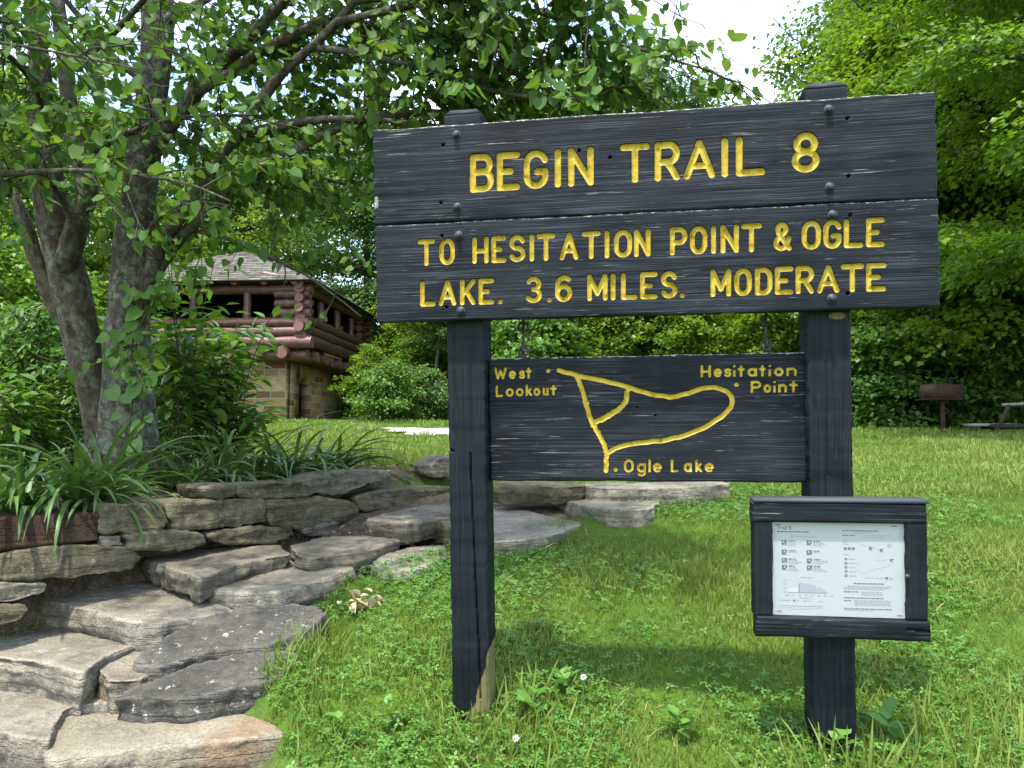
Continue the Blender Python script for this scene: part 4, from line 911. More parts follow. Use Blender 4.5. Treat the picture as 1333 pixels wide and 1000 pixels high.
LIMBS = [
 ([(178, 418), (192, 372), (212, 342), (230, 313), (263, 281), (299, 245), (338, 216), (382, 196), (432, 169), (480, 151), (560, 146), (640, 150)], 4.2, 3.7, .042, .014),
 ([(180, 405), (196, 356), (210, 317), (234, 284), (259, 245), (288, 205), (310, 176), (335, 137), (367, 94), (407, 61), (439, 29), (464, 0), (500, -60)], 4.15, 3.6, .040, .014),
 ([(196, 205), (212, 178), (230, 151), (266, 104), (306, 68), (342, 32), (380, -10), (440, -70)], 4.25, 3.9, .050, .020),
 ([(250, 124), (299, 97), (335, 68), (389, 43), (432, 27), (494, 34), (550, 41), (595, 67), (632, 78), (685, 101), (726, 122), (790, 150)], 4.1, 3.5, .034, .006),
 ([(206, 166), (232, 176), (259, 194), (284, 209), (324, 216), (380, 224), (450, 240)], 4.35, 4.6, .032, .010),
 ([(310, 178), (340, 168), (407, 156), (475, 154), (512, 158), (557, 163), (640, 172)], 3.98, 3.5, .026, .008),
 ([(212, 312), (252, 299), (295, 310), (335, 328), (392, 353), (440, 388), (470, 412)], 4.1, 3.9, .013, .004),
 ([(464, 0), (540, -10), (640, 5), (719, 19), (749, 45), (779, 56), (824, 60), (880, 80), (925, 92)], 3.6, 3.2, .020, .004),
 ([(440, 28), (520, 10), (600, -5), (700, -20), (800, -30)], 3.66, 3.2, .018, .006),
 ([(407, 61), (470, 70), (560, 92), (640, 120), (700, 128), (770, 120), (850, 108)], 3.75, 3.3, .018, .004),
 ([(62, 240), (30, 215), (0, 205), (-50, 190)], 4.25, 3.6, .022, .01), ([(50, 60), (20, 30), (-20, 20), (-70, 10)], 4.3, 3.5, .025, .01),
 ([(56, 140), (40, 100), (10, 70), (-40, 60)], 4.2, 3.2, .02, .008), ([(100, 300), (60, 225), (20, 228), (-20, 245)], 4.0, 3.4, .014, .006),
 ([(86, 90), (130, 60), (170, 20), (220, -40)], 4.2, 3.4, .025, .01), ([(104, 215), (150, 180), (200, 160), (260, 150), (330, 150)], 4.0, 3.4, .016, .005),
 ([(206, 30), (250, 10), (300, -20), (360, -70)], 4.3, 4.0, .03, .01), ([(200, 110), (150, 80), (110, 30), (60, -30)], 4.25, 4.5, .03, .01),
 ([(178, 330), (200, 290), (222, 272), (262, 262), (300, 268)], 4.1, 3.6, .012, .004),
 ([(150, 480), (170, 455), (176, 440)], 4.1, 4.0, .008, .003),
 ([(-50, 190), (-90, 205), (-60, 222), (0, 228), (60, 222), (125, 222), (190, 228), (250, 240), (300, 262)], 3.6, 2.75, .016, .004),
 ([(-90, 60), (-40, 50), (30, 60), (110, 75), (180, 90)], 3.3, 2.7, .010, .003),
]
lm = MB(); lines = []
for k, (q, D0, D1, r0, r1) in enumerate(LIMBS):
    n = len(q); P = rad_tube(lm, limb_pts(q, D0, D1), np.linspace(r0, r1, n) if n > 2 else [r0, r1], 9, .012 if r0 > .03 else .004, k); lines.append((P, r0))
def sub(P, t):
    i = int(t * (len(P) - 1)); return P[i], nrm(P[min(i + 1, len(P) - 1)] - P[max(i - 1, 0)])
# crown out of the top of the frame, carrying the shade
for k in range(15):
    a = k * 2.4; o = pt(205, -60 - 22 * k, TD + .1); d = np.array([math.cos(a) * (1.8 + .5 * math.sin(k * 3)) + .3, math.sin(a) * 1.5 - .75, .6 + .04 * k]); n = 7
    P = np.array([o + d * t + np.array([0, 0, -.25 * t * t]) for t in np.linspace(0, 1, n)]); P = rad_tube(lm, P, np.linspace(.03, .006, n), 7, 0, k); lines.append((P, .03))
LP, LA, LN, LS = [], [], [], []; tw = MB(); rg = np.random.default_rng(4)
def leaf_at(p, a, size=.058):
    a = np.array(a, float); LP.append(p); 
    ax = nrm(a * .55 + np.array([rg.normal(0, .35), rg.normal(0, .35), -.55 + rg.normal(0, .3)])); up = np.array([rg.normal(0, .45), rg.normal(0, .45) - .15, 1.0])
    LA.append(ax); LN.append(nrm(up + .4 * a)); LS.append(size * rg.uniform(.45, 1.25))
def twig(p, d, ln, lev=0):
    n = 7; P = [p]; d = nrm(d)
    for i in range(n - 1):
        d = nrm(d + rg.normal(0, .16, 3) + np.array([0, 0, -.05])); P.append(P[-1] + d * ln / (n - 1))
    P = np.array(P); tw.tube(P, np.linspace(.0042 if lev == 0 else .0026, .0014, n), 4, False)
    steps = max(2, int(ln / .043))
    for k in range(steps):
        t = .22 + .78 * (k + .5) / steps; q, dd = sub(P, min(t, .999)); side = nrm(np.cross(dd, [0, 0, 1])) * (1 if k % 2 else -1)
        leaf_at(q + side * .025, side + dd * .6)
    leaf_at(P[-1], dd)
    if lev == 0:
        for t in (.35, .6, .85):
            if rg.random() < .75: q, dd = sub(P, t); twig(q, dd + rg.normal(0, .75, 3), ln * rg.uniform(.35, .65), 1)
for k, (P, r0) in enumerate(lines):
    ln = np.linalg.norm(np.diff(P, axis=0), axis=1).sum(); off = k >= len(LIMBS)
    cnt = int(ln / ((.070 if k not in (3, 7, 8, 9) else .042) if not off else .17)); t0 = .30 if r0 > .04 else .15
    if k in (6, 18): cnt = int(ln / .16); t0 = .1
    if k == 19: cnt = 3
    if k in (20, 21): cnt = int(ln / .15)
    for j in range(cnt):
        t = t0 + (1 - t0) * (j + rg.random()) / max(cnt, 1); q, dd = sub(P, min(t, .999))
        d = nrm(dd * .7 + rg.normal(0, .75, 3) + (np.array([0, .75, .22]) if k in (0, 1, 2, 3, 4, 5) else np.array([0, 0, .05])))
        twig(q, d, rg.uniform(.28, .62) * (1.0 if k not in (6, 18) else .55))
LP = np.array(LP); LA = np.array(LA); LN = np.array(LN); LS = np.array(LS)
# keep the leaves off the sign and the lens
rel = LP - C0; dep = rel @ cFw; qx = 666.5 + F * (rel @ cRt) / np.maximum(dep, .1); qy = 500 - F * (rel @ cUp) / np.maximum(dep, .1)
tx = np.interp(qy, [0, 90, 170, 230, 320, 400, 480], [206, 203, 193, 184, 172, 166, 170])
ok = ~((np.abs(qx - tx) < 30) & (qy < 430) & (dep < TD) & (rg.random(len(LP)) < .72)) & (dep > 1.9) & ~((qx > 480) & (qx < 1230) & (qy > 150) & (dep < 2.75)) & ~((qx > 840) & (qy < 170) & (rg.random(len(LP)) < .45) & (dep < 6)) & ~((qx > 340) & (qx < 480) & (qy > 345) & (rg.random(len(LP)) < .6))
LP, LA, LN, LS = LP[ok], LA[ok], LN[ok], LS[ok]; pv = np.clip(.5 + .35 * vnoise(LP * 3.1, 3) + rg.normal(0, .2, len(LP)), 0, 1); CV, CG, CA, co_ = [], [], [], 0
for j, (fx_, fz, cz_) in enumerate(((1, 1, 0), (.82, 2.4, .10), (.9, -.8, -.16), (.7, 3.6, .22))):       # flat, folded, cupped and curled leaves
    tv = HEART[0] * np.array([fx_, 1, fz]); tv[:, 2] -= cz_ * tv[:, 1] ** 2; k = np.arange(len(LP)) % 4 == j
    V, g, va = scatter(tv, HEART[1], LP[k], LA[k], LN[k], LS[k], pv[k]); CV.append(V); CG.append(g[0] + co_); CA.append(va); co_ += len(V)
V, g, va = np.concatenate(CV), [np.concatenate(CG)], np.concatenate(CA)
def part(name, mesh_or_mb, mats, parent):
    o = mesh_or_mb.build(name, mats, None) if isinstance(mesh_or_mb, MB) else link(name, mesh_or_mb, mats)
    o.parent = parent; o.matrix_parent_inverse = Matrix.Translation(-Vector(parent.location)); return o
part('trunk', tm_, M['bark'], tree1); part('trunk', tm2, M['bark2'], tree1); part('limbs', lm, M['bark2'], tree1); part('twigs', tw, M['twig'], tree1)
part('crown', np_mesh('crown', V, g, {'var': va}), M['redbud'], tree1)
print('redbud leaves', ok.sum())

# ------------------------------------------------------------------ background trees
def gen_tree(seed, H, base, Rad, nlimb, per, lsize, mat, kind='round', shape=KITE, tr=.2, flat=.28, spr=.85, lean=0.0):
    rg = np.random.default_rng(seed); wood = MB(); n = 10
    T = np.array([[lean * t * H + .12 * math.sin(t * 5 + seed) * t, .1 * math.cos(t * 4 + seed) * t, H * .93 * t - .3 * (t == 0)] for t in np.linspace(0, 1, n)])
    V, f = tube(T, np.linspace(tr, tr * .18, n) + np.array([tr * .5] + [0] * (n - 1)), 10); wood.add(V + (fbm(V * 5, seed, 2) * tr * .15)[:, None] * nrm(V - np.array([0, 0, 1]) * V[:, 2:3]), f)
    P, A, N, S, W = [], [], [], [], []
    for i in range(nlimb):
        t = base / H + (1 - base / H) * ((i + rg.random()) / nlimb); q, _ = sub(T, min(t * .98, .99)); az = i * 2.39996 + rg.normal(0, .3)
        u = (t - base / H) / max(1 - base / H, .01)
        if kind == 'round': prof = math.sqrt(max(1 - ((u - .38) / .66) ** 2, .05))
        elif kind == 'low': prof = math.sqrt(max(1 - (u * .98) ** 2, .04))
        else: prof = math.sqrt(max(1 - ((u - .55) / .56) ** 2, .05))
        ln = Rad * prof * rg.uniform(.75, 1.12); el = rg.uniform(.05, .45) + u * .7
        d = np.array([math.cos(az) * math.cos(el), math.sin(az) * math.cos(el), math.sin(el)]); m = 6
        Lm = np.array([q + d * ln * s + np.array([0, 0, -.14 * ln * s * s]) + rg.normal(0, .04 * ln, 3) * s for s in np.linspace(0, 1, m)])
        wood.tube(Lm, np.linspace(tr * .32 * (1 - .6 * u), .012, m), 6, False)
        ns = max(3, int(ln * 2.6 / spr))
        for j in range(ns):
            s = .30 + .70 * (j + rg.random()) / ns; c, dd = sub(Lm, min(s, .999)); c = c + rg.normal(0, .34, 3) * np.array([1, 1, .6]) * spr * (.5 + s)
            if j % 2: wood.tube([q + (c - q) * .0 + (Lm[int(s * 5)] - q), (c + Lm[int(s * 5)]) / 2 + rg.normal(0, .05, 3), c], [.014, .01, .005], 4, False)
            k = int(per * rg.uniform(.6, 1.3)); r = spr * rg.uniform(.6, 1.25); rr = r * np.sqrt(rg.random(k)); th = rg.random(k) * 6.283
            out = np.array([d[0], d[1], 0]); tilt = nrm(np.array([d[0] * .25, d[1] * .25, 1.0]) + rg.normal(0, .16, 3)); e1 = nrm(np.cross(tilt, [.3, .9, .1])); e2 = np.cross(tilt, e1)
            dl = np.cos(th)[:, None] * e1 + np.sin(th)[:, None] * e2
            X = c + dl * rr[:, None] + tilt * (rg.normal(0, flat * r * .5, k) - .25 * rr ** 2 / r)[:, None]
            P.append(X); A.append(dl + rg.normal(0, .5, (k, 3)) + out * .5 + np.array([0, 0, -.45])); N.append(tilt + rg.normal(0, .36, (k, 3))); S.append(lsize * rg.uniform(.65, 1.25, k))
            W.append(np.clip(rg.normal(.5, .16, k) + rg.normal(0, .12), 0, 1))
    P, A, N, S, W = map(np.concatenate, (P, A, N, S, W)); V, g, va = scatter(shape[0], shape[1], P, A, nrm(N), S, W)
    return wood, np_mesh('crown', V, g, {'var': va}), mat, len(P)
class Proto: pass
def proto(*a, **k):
    p = Proto(); w, p.crown, mat, n = gen_tree(*a, **k); t = Proto()
    tmp = w.build('trunk', M['bark2'], None); p.wood = tmp.data; bpy.data.objects.remove(tmp); p.crown.materials.append(mat); print('tree', a[0], n); return p
PR = {
 'maple': proto(1, 14, 1.6, 5.0, 46, 150, .13, M['maple'], 'low', KITE, .2, .13, .95),
 'maple2': proto(2, 11, 1.2, 4.2, 40, 150, .115, M['maple'], 'round', KITE, .17, .13, .85),
 'oak': proto(3, 16, 3.5, 4.6, 44, 120, .155, M['oak'], 'round', KITE, .24, .45, 1.0),
 'oak2': proto(4, 13, 2.0, 4.0, 40, 120, .15, M['oak'], 'top', KITE, .2, .45, .9),
 'sap': proto(5, 4.6, .5, 1.7, 26, 60, .12, M['maple'], 'low', KITE, .05, .25, .5),
 'bush': proto(6, 2.3, .15, 1.35, 24, 60, .11, M['shrub'], 'low', KITE, .03, .4, .42),
 'bush2': proto(7, 1.5, .1, 1.2, 20, 55, .10, M['oak'], 'low', KITE, .03, .4, .4),
 'weed': proto(8, 1.7, .2, .6, 22, 26, .085, M['shrub'], 'low', LANCE, .012, .4, .24),
 'slim': proto(12, 9, 3.0, 2.2, 22, 110, .12, M['oak'], 'round', KITE, .085, .2, .6, .12),
 'near': proto(9, 12, 2.4, 5.6, 43, 340, .085, M['maple'], 'low', KITE, .2, .16, .80),
}
def plant(kind, px, D, label, cat='tree', group=None, sc=1.0, rz=None, name=None, Y=None, bury=0.0):
    p = PR[kind]; r = ray(px, 560); q = C0 + r * D; z = gz(q[0], q[1])
    nm = name or {'maple': 'maple_tree', 'maple2': 'maple_tree', 'near': 'maple_tree', 'oak': 'oak_tree', 'oak2': 'oak_tree', 'slim': 'slender_tree', 'sap': 'sapling', 'bush': 'bush', 'bush2': 'bush', 'weed': 'tall_weed'}[kind]
    e = empty(nm, (q[0], q[1], z - bury), rng.uniform(0, 6.28) if rz is None else rz); e.scale = (sc,) * 3; tag(e, label, cat, group)
    for n_, m_ in (('trunk' if cat == 'tree' else 'stem', p.wood), ('crown' if cat == 'tree' else 'foliage', p.crown)):
        o = bpy.data.objects.new(n_, m_); col.objects.link(o); o.parent = e
    return e
FT = 'trees of the wood edge behind the lawn'
PLANTS = [
 # right-hand wood edge
 ('near', 1530, 10.5, 'large bright green maple overhanging the right edge of the lawn, closest tree on the right', 'tree', 1.0),
 ('maple', 1290, 15.5, 'tall yellow green maple rising behind the right end of the big sign', 'tree', 1.0),
 ('maple', 1420, 16.0, 'tall maple at the right frame edge behind the picnic table', 'tree', 1.1),
 ('maple2', 1255, 17.5, 'mid-sized maple directly behind the pedestal grill', 'tree', 1.15),
 ('oak', 1190, 20.5, 'dark green tree in the shade just right of the right sign post', 'tree', .85),
 ('oak', 1330, 21.0, 'dark tall tree deep in the wood right of the grill', 'tree', 1.1),
 ('oak2', 1010, 24.0, 'bluish green tree seen in the gap under the big board near its right hook', 'tree', .78),
 ('maple2', 930, 23.0, 'light green layered tree seen under the middle of the big board', 'tree', .72),
 ('oak2', 840, 26.0, 'dark green tree seen between the two hooks of the hanging board', 'tree', .72),
 ('maple2', 745, 24.0, 'green tree seen right of the left hook', 'tree', .85),
 ('oak2', 690, 27.5, 'dark tree directly behind the left hook of the hanging board', 'tree', .8),
 ('maple', 610, 26.0, 'tree behind the left sign post and gravel path', 'tree', .68),
 ('maple2', 600, 29.0, 'bright green layered maple between the blockhouse and the left sign post', 'tree', .95),
 ('oak', 475, 32.0, 'tall tree rising behind the right end of the blockhouse', 'tree', .9),
 ('maple', 385, 36.0, 'tall maple behind the middle of the blockhouse roof', 'tree', 1.15),
 ('oak', 300, 38.0, 'dark tree behind the roof peak of the blockhouse', 'tree', 1.0),
 ('maple2', 205, 34.0, 'tree behind the left part of the blockhouse roof', 'tree', 1.1),
 ('maple', 120, 26.0, 'bright maple left of the blockhouse, seen between the two trunks', 'tree', .85),
 ('maple2', 20, 17.0, 'sunlit yellow green tree at the left frame edge behind the bed', 'tree', .78),
 ('oak', -70, 20.0, 'dark tree cut by the left frame edge', 'tree', .7),
 ('oak2', 780, 36.0, 'distant tree behind the canopy left of the open sky', 'tree', 1.36),
 ('maple2', 690, 34.0, 'distant maple behind the leafy branches above the left post', 'tree', 1.45),
 ('oak2', 900, 38.0, 'distant pale treetop just above the middle of the big board', 'tree', 1.36),
 ('oak', 820, 42.0, 'distant dark treetop above the word on the top plank', 'tree', 1.12),
 ('maple2', 985, 44.0, 'small distant treetop left of the right post cap', 'tree', 1.25),
 ('oak', 1150, 30.0, 'tall dark tree at the right side of the open sky', 'tree', 1.25),
 ('slim', 1268, 15.0, 'slender pale-trunked tree leaning right behind the grill', 'tree', .9),
 ('slim', 1318, 15.6, 'slender tree standing above the picnic table', 'tree', .95),
 ('slim', 1128, 17.0, 'slender tree just right of the right sign post', 'tree', .9),
 ('slim', 560, 22.5, 'slender trunk left of the left sign post, beyond the gravel path', 'tree', .8),
 ('slim', 720, 20.5, 'slender trunk seen under the big board right of its left hook', 'tree', .85),
 ('slim', 868, 21.0, 'slender trunk seen under the middle of the big board', 'tree', .85),
 # bushes and saplings along the edges
 ('bush', 1150, 14.6, 'leafy shrub on the lawn edge between the right post and the grill', 'bush', .95),
 ('bush', 1275, 14.4, 'shrub on the lawn edge just right of the grill', 'bush', .9),
 ('bush2', 1215, 15.2, 'low dark shrub directly behind the grill post', 'bush', 1.1),
 ('sap', 1195, 15.8, 'young maple leaning out over the grill', 'sapling', .8),
 ('bush2', 1120, 15.5, 'dark low shrub touching the right post in view', 'bush', 1.2),
 ('sap', 1310, 15.2, 'sapling behind the picnic table', 'sapling', .8),
 ('bush', 1345, 16.0, 'shrub behind the picnic table', 'bush', 1.1),
 ('sap', 1000, 19.0, 'sapling seen just left of the right hook', 'sapling', .9),
 ('sap', 905, 20.0, 'pale layered sapling under the middle of the big board', 'sapling', .9),
 ('sap', 800, 21.0, 'sapling right of the left hook under the big board', 'sapling', .9),
 ('bush', 700, 19.5, 'shrub behind the left hook', 'bush', 1.3),
 ('sap', 480, 21.5, 'bright low young tree against the right end of the blockhouse', 'sapling', .50),
 ('bush', 505, 19.0, 'bright low shrub between the blockhouse and the gravel path', 'bush', .68),
 ('bush2', 555, 20.0, 'low dark shrub above the gravel path, left of the left post', 'bush', .9),
 ('sap', 545, 25.0, 'yellow green sapling behind the low shrubs right of the blockhouse', 'sapling', .75),
 ('sap', 590, 25.0, 'bluish sapling just left of the left post', 'sapling', 1.0),
 # left bed
 ('sap', -20, 8.2, 'bushy yellow green sapling at the left frame edge', 'sapling', .55),
 ('sap', 55, 9.5, 'bright sapling left of the left trunk', 'sapling', .60),
 ('bush', 10, 6.4, 'leafy bush low at the left frame edge above the lilies', 'bush', .55),
 ('weed', 20, 5.4, 'tall leafy weed nearest the left frame edge', 'weed', .75),
 ('weed', 62, 5.6, 'tall leafy weed second from the left frame edge', 'weed', .85),
 ('weed', 105, 5.3, 'tall leafy weed against the left trunk', 'weed', .62),
 ('weed', 222, 5.4, 'leafy weed between the right trunk and the blockhouse wall', 'weed', .62),
]
for kind, px, D, lab, cat, sc in PLANTS: plant(kind, px, D, lab, cat, FT if cat == 'tree' else None, sc)

# far wood closing the view: one mass
rg = np.random.default_rng(77); nS = 1500; az = rg.uniform(-1.05, 1.05, nS); Dd = rg.uniform(34, 62, nS); hh = rg.beta(1.1, 1.5, nS)
topo = 9.5 + 3.0 * vnoise(np.stack([az * 6, 0 * az, 0 * az], 1), 4) - 3.5 * np.exp(-((az - .30) / .12) ** 2) - 1.5 * (az < -.1)
cx, cy = np.sin(az) * Dd, np.cos(az) * Dd; cz = ground(cx, cy) + hh * topo
k = 70; r = np.sqrt(rg.random((nS, k))) * 1.5; th = rg.random((nS, k)) * 6.283
P = np.stack([cx[:, None] + r * np.cos(th), cy[:, None] + r * np.sin(th), cz[:, None] + rg.normal(0, .45, (nS, k)) - .2 * r ** 2], -1).reshape(-1, 3)
n = len(P); V, g, va = scatter(KITE[0], KITE[1], P, rg.normal(0, 1, (n, 3)) + [0, 0, -.3], rg.normal(0, .5, (n, 3)) + [0, -.2, 1], rg.uniform(.28, .5, n), np.clip(rg.normal(.45, .2, n), 0, 1))
tag(link('far_wood', np_mesh('far_wood', V, g, {'var': va}), M['oak']), 'distant mass of woodland closing the view behind the lawn', 'wood', None, 'stuff')

# ------------------------------------------------------------------ strap-leaved lilies in the bed
def straps(seed, n, ln, w, spread, bias=(0, 0), seg=8):
    rg = np.random.default_rng(seed); mb = MB()
    for i in range(n):
        a = rg.uniform(0, 6.283); d = nrm(np.array([math.cos(a) + bias[0], math.sin(a) + bias[1], 0])); L0_ = ln * rg.uniform(.6, 1.15); el = rg.uniform(.75, 1.45) - .35 * spread
        p = np.array([rg.normal(0, .05), rg.normal(0, .05), 0.0]) + d * .02; P = [p]; bend = rg.uniform(1.0, 2.3) * spread
        for s in range(seg):
            e = el - bend * (s / seg) ** 1.5; p = p + (d * math.cos(e) + np.array([0, 0, math.sin(e)])) * L0_ / seg; P.append(p)
        P = np.array(P); sd = np.cross(d, [0, 0, 1]); sd = nrm(sd + np.array([0, 0, rg.normal(0, .25)])); ww = w * rg.uniform(.7, 1.15) * np.array([.75, 1, 1, .97, .92, .82, .66, .42, .03])[:seg + 1]
        Cn = P + np.array([0, 0, -.18]) * ww[:, None]; V = np.concatenate([P - sd * ww[:, None] / 2, Cn, P + sd * ww[:, None] / 2]); m = seg + 1; k = np.arange(seg)
        mb.add(V, [np.concatenate([np.stack([k, k + 1, m + k + 1, m + k], 1), np.stack([m + k, m + k + 1, 2 * m + k + 1, 2 * m + k], 1)])], np.clip(rg.normal(.5, .2), 0, 1))
    return mb
LILY = [  # px, py, D, seed, count, length, bias, label
 (22, 668, 3.42, 1, 52, .55, (.5, -.5), 'lily clump at the left frame edge above the reddish block'),
 (108, 652, 3.68, 2, 52, .60, (1.0, -.6), 'lily clump with long blades leaning right over the mossy wall block'),
 (60, 645, 3.95, 3, 40, .48, (-.2, -.2), 'lily clump behind the two front clumps, left of the trunks'),
 (120, 640, 4.05, 4, 26, .55, (0, 0), 'upright lily clump in front of the left trunk'),
 (235, 640, 4.3, 5, 40, .60, (.3, -.3), 'lily clump just right of the right trunk'),
 (290, 628, 4.55, 6, 46, .68, (.1, -.2), 'dark lily clump above the topmost mossy wall stone'),
 (340, 622, 4.8, 7, 46, .74, (.1, 0), 'tall lily clump below the blockhouse corner'),
 (392, 618, 4.95, 8, 50, .72, (.5, -.1), 'lily clump with long blades arching right over the lawn'),
 (425, 612, 5.2, 9, 36, .66, (.8, -.1), 'rightmost lily clump at the end of the bed'),
 (300, 610, 5.6, 10, 40, .62, (0, 0), 'lily clump standing back before the stone ground floor'),
 (205, 615, 5.5, 11, 36, .62, (0, 0), 'lily clump behind the right trunk'),
 (20, 625, 5.0, 12, 36, .60, (0, 0), 'lily clump at the left edge behind the front clumps'),
]
for px, py, D, sd, n, ln, bias, lab in LILY:
    q = pt(px, py, D); z = gz(q[0], q[1]); e = tag(empty('lily_clump', (q[0], q[1], z - .01)), 'strap-leaved ' + lab, 'plant', 'strap-leaved lily clumps in the raised bed')
    straps(sd, n, ln, .027, 1.0 if sd not in (4,) else .55, bias).build('leaves', M['lily'], e)
# broad-leaved sapling in front of the blockhouse
def leafy(seed, H, nst, lsize, base, label, name, cat, reach=.45, var=.6):
    rg = np.random.default_rng(seed); st_ = MB(); P, A, N, S = [], [], [], []
    for i in range(nst):
        a = rg.uniform(0, 6.283); top = np.array([math.cos(a) * reach * rg.uniform(.3, 1), math.sin(a) * reach * rg.uniform(.3, 1), H * rg.uniform(.55, 1.0)])
        Q = smooth_line([np.array([math.cos(a), math.sin(a), 0]) * .04, top * np.array([.35, .35, .6]), top], 14); st_.tube(Q, np.linspace(.007, .002, 14), 5, False)
        for k in range(3, 14):
            q, dd = sub(Q, k / 13.01); 
            for s in (-1, 1):
                b = k * 1.2; o = nrm(np.array([math.cos(b) * s, math.sin(b) * s, .25])); m = 1 if k < 6 else 3; br = q + o * .10 * (m > 1)
                if m > 1: st_.tube([q, br], .0015, 3, False)
                for j in range(m): P.append(q + o * (.03 + .06 * j)); A.append(o + rg.normal(0, .35, 3) + np.array([0, 0, -.25])); N.append(np.array([0, 0, 1]) + rg.normal(0, .3, 3)); S.append(lsize * rg.uniform(.7, 1.2))
    V, g, va = scatter(LANCE[0], LANCE[1], np.array(P), np.array(A), nrm(np.array(N)), np.array(S), np.clip(rg.normal(var, .18, len(P)), 0, 1))
    e = tag(empty(name, tuple(base)), label, cat); st_.build('stem', M['twig'], e); link('foliage', np_mesh('foliage', V, g, {'var': va}), M['shrub'], e); return e
def gp_(px, py, D): q = pt(px, py, D); q[2] = gz(q[0], q[1]) - .01; return q
leafy(3, 1.35, 8, .135, gp_(262, 616, 5.3), 'broad-leaved sapling with large pointed leaves before the blockhouse logs', 'broadleaf_sapling', 'sapling', .42)
leafy(4, .66, 6, .115, gp_(296, 610, 5.6), 'broad-leaved shrub below the rounded log ends of the blockhouse', 'broadleaf_shrub', 'bush', .38)
leafy(8, 1.25, 6, .12, gp_(300, 612, 5.5), 'airy broad-leaved sapling below the dark blockhouse opening', 'broadleaf_sapling', 'sapling', .40)
leafy(7, 1.6, 6, .125, gp_(236, 616, 5.1), 'tall broad-leaved sapling right behind the right trunk', 'broadleaf_sapling', 'sapling', .42)
leafy(6, .8, 6, .11, gp_(40, 625, 4.9), 'broad-leaved shrub left of the trunks', 'broadleaf_shrub', 'bush', .35, .5)
# creeper on the trunk
rg = np.random.default_rng(8); vine = MB(); P, A, N, S = [], [], [], []
q = [pt(x, y, TD - .19) for x, y in ((180, 600), (168, 560), (176, 500), (160, 450), (176, 410), (170, 370))]; Q = smooth_line(q, 30); vine.tube(Q, .004, 5, False)
for k in range(34):
    p = Q[rg.integers(0, 30)] + rg.normal(0, .06, 3) * [1, .2, 1]; P.append(p + [0, -.03, 0]); A.append([rg.normal(0, .5), -.4, -.8]); N.append([rg.normal(0, .3), -1, .5]); S.append(rg.uniform(.05, .10))
V, g, va = scatter(HEART[0], HEART[1], np.array(P), np.array(A), nrm(np.array(N)), np.array(S), rg.uniform(.3, .8, len(P)))
e = tag(empty('climbing_vine', tuple(gp_(180, 620, TD - .2))), 'green creeper with drooping leaves climbing the lichen-covered right trunk', 'creeper'); part('stem', vine, M['twig'], e); part('leaves', np_mesh('leaves', V, g, {'var': va}), M['shrub'], e)

# ------------------------------------------------------------------ lawn
def lawn_pts(n, D0, D1, power, seed):
    rg = np.random.default_rng(seed); t = rg.random(n); D = (D0 ** power + t * (D1 ** power - D0 ** power)) ** (1 / power)
    lat = rg.uniform(-.80, .82, n); X = lat * D; Y = D
    k = (sdist(X, Y, path_poly) < .05 + .05 * vnoise(np.stack([X * 9, Y * 9, 0 * X], 1), 2)) & ((Y > 9) | (sdist(X, Y, bed_poly) < -.05)); X, Y = X[k], Y[k]
    far = Y > 9; kk = np.ones(len(X), bool); kk[far] = sdist(X[far], Y[far], gravel_poly) < .05
    X, Y = X[kk], Y[kk]; hx, hy = cor[0], cor[1]; kk = ~((X < hx + .3) & (Y > hy - .2)); return X[kk], Y[kk]
GV, GG, GA = [], [[] for _ in range(2)], []; off = 0
def add_blades(X, Y, hgt, wid, seed):
    global off
    rg = np.random.default_rng(seed); n = len(X); Z = ground(X, Y) - .006; A = np.stack([rg.normal(0, .38, n), rg.normal(0, .38, n), np.ones(n)], 1); th = rg.random(n) * 6.283
    N = np.stack([np.cos(th), np.sin(th), .2 + 0 * th], 1); cl = fbm(np.stack([X * 1.6, Y * 1.6, 0 * X], 1), 8, 3); S = hgt * rg.uniform(.55, 1.25, n) * (1 + .45 * cl)
    tv = BLADE[0].copy(); tv[:, 0] *= wid
    V, g, va = scatter(tv, BLADE[1], np.stack([X, Y, Z], 1), A, nrm(N), S, np.clip(.48 + .34 * cl + rg.normal(0, .17, n) + .4 * (rg.random(n) < .04), 0, 1))
    GV.append(V); GA.append(va)
    for i, q in enumerate(g): GG[i].append(q + off)
    off += len(V)
X, Y = lawn_pts(165000, 1.9, 5.2, 1.5, 1); add_blades(X, Y, .048, .8, 2)
X, Y = lawn_pts(110000, 5.0, 9.5, 1.6, 3); add_blades(X, Y, .062, 1.3, 4)
X, Y = lawn_pts(80000, 9.0, 19.0, 1.5, 5); add_blades(X, Y, .075, 2.2, 6)
# unmown tufts round the posts, in front, and along the stone edge
def tufts(cx, cy, n, sd, h, s): rg = np.random.default_rng(s); X = cx + rg.normal(0, sd, n); Y = cy + rg.normal(0, sd, n); k = sdist(X, Y, path_poly) < -.0; add_blades(X[k], Y[k], h, .55, s)
for i, (px, py, n, sd, h) in enumerate([(600, 955, 60, .09, .12), (650, 950, 60, .1, .12), (1060, 1010, 60, .1, .13), (1115, 1010, 60, .1, .14), (740, 1010, 60, .2, .13), (900, 1010, 50, .25, .12), (1200, 1010, 60, .25, .13), (480, 1000, 50, .2, .11),
    (400, 900, 130, .09, .12), (395, 850, 150, .09, .12), (440, 780, 110, .08, .11), (410, 960, 130, .1, .12), (540, 880, 60, .15, .11), (520, 730, 80, .1, .09), (730, 690, 90, .1, .09), (860, 655, 110, .15, .09), (1290, 990, 50, .2, .13), (680, 1000, 60, .15, .13), (500, 590, 500, .45, .16), (555, 600, 420, .25, .15), (470, 600, 300, .3, .15)]):
    q = hit(px, py) if py > 610 else pt(px, py, 6.2)[:2]; tufts(q[0], q[1], n, sd, h, 100 + i)
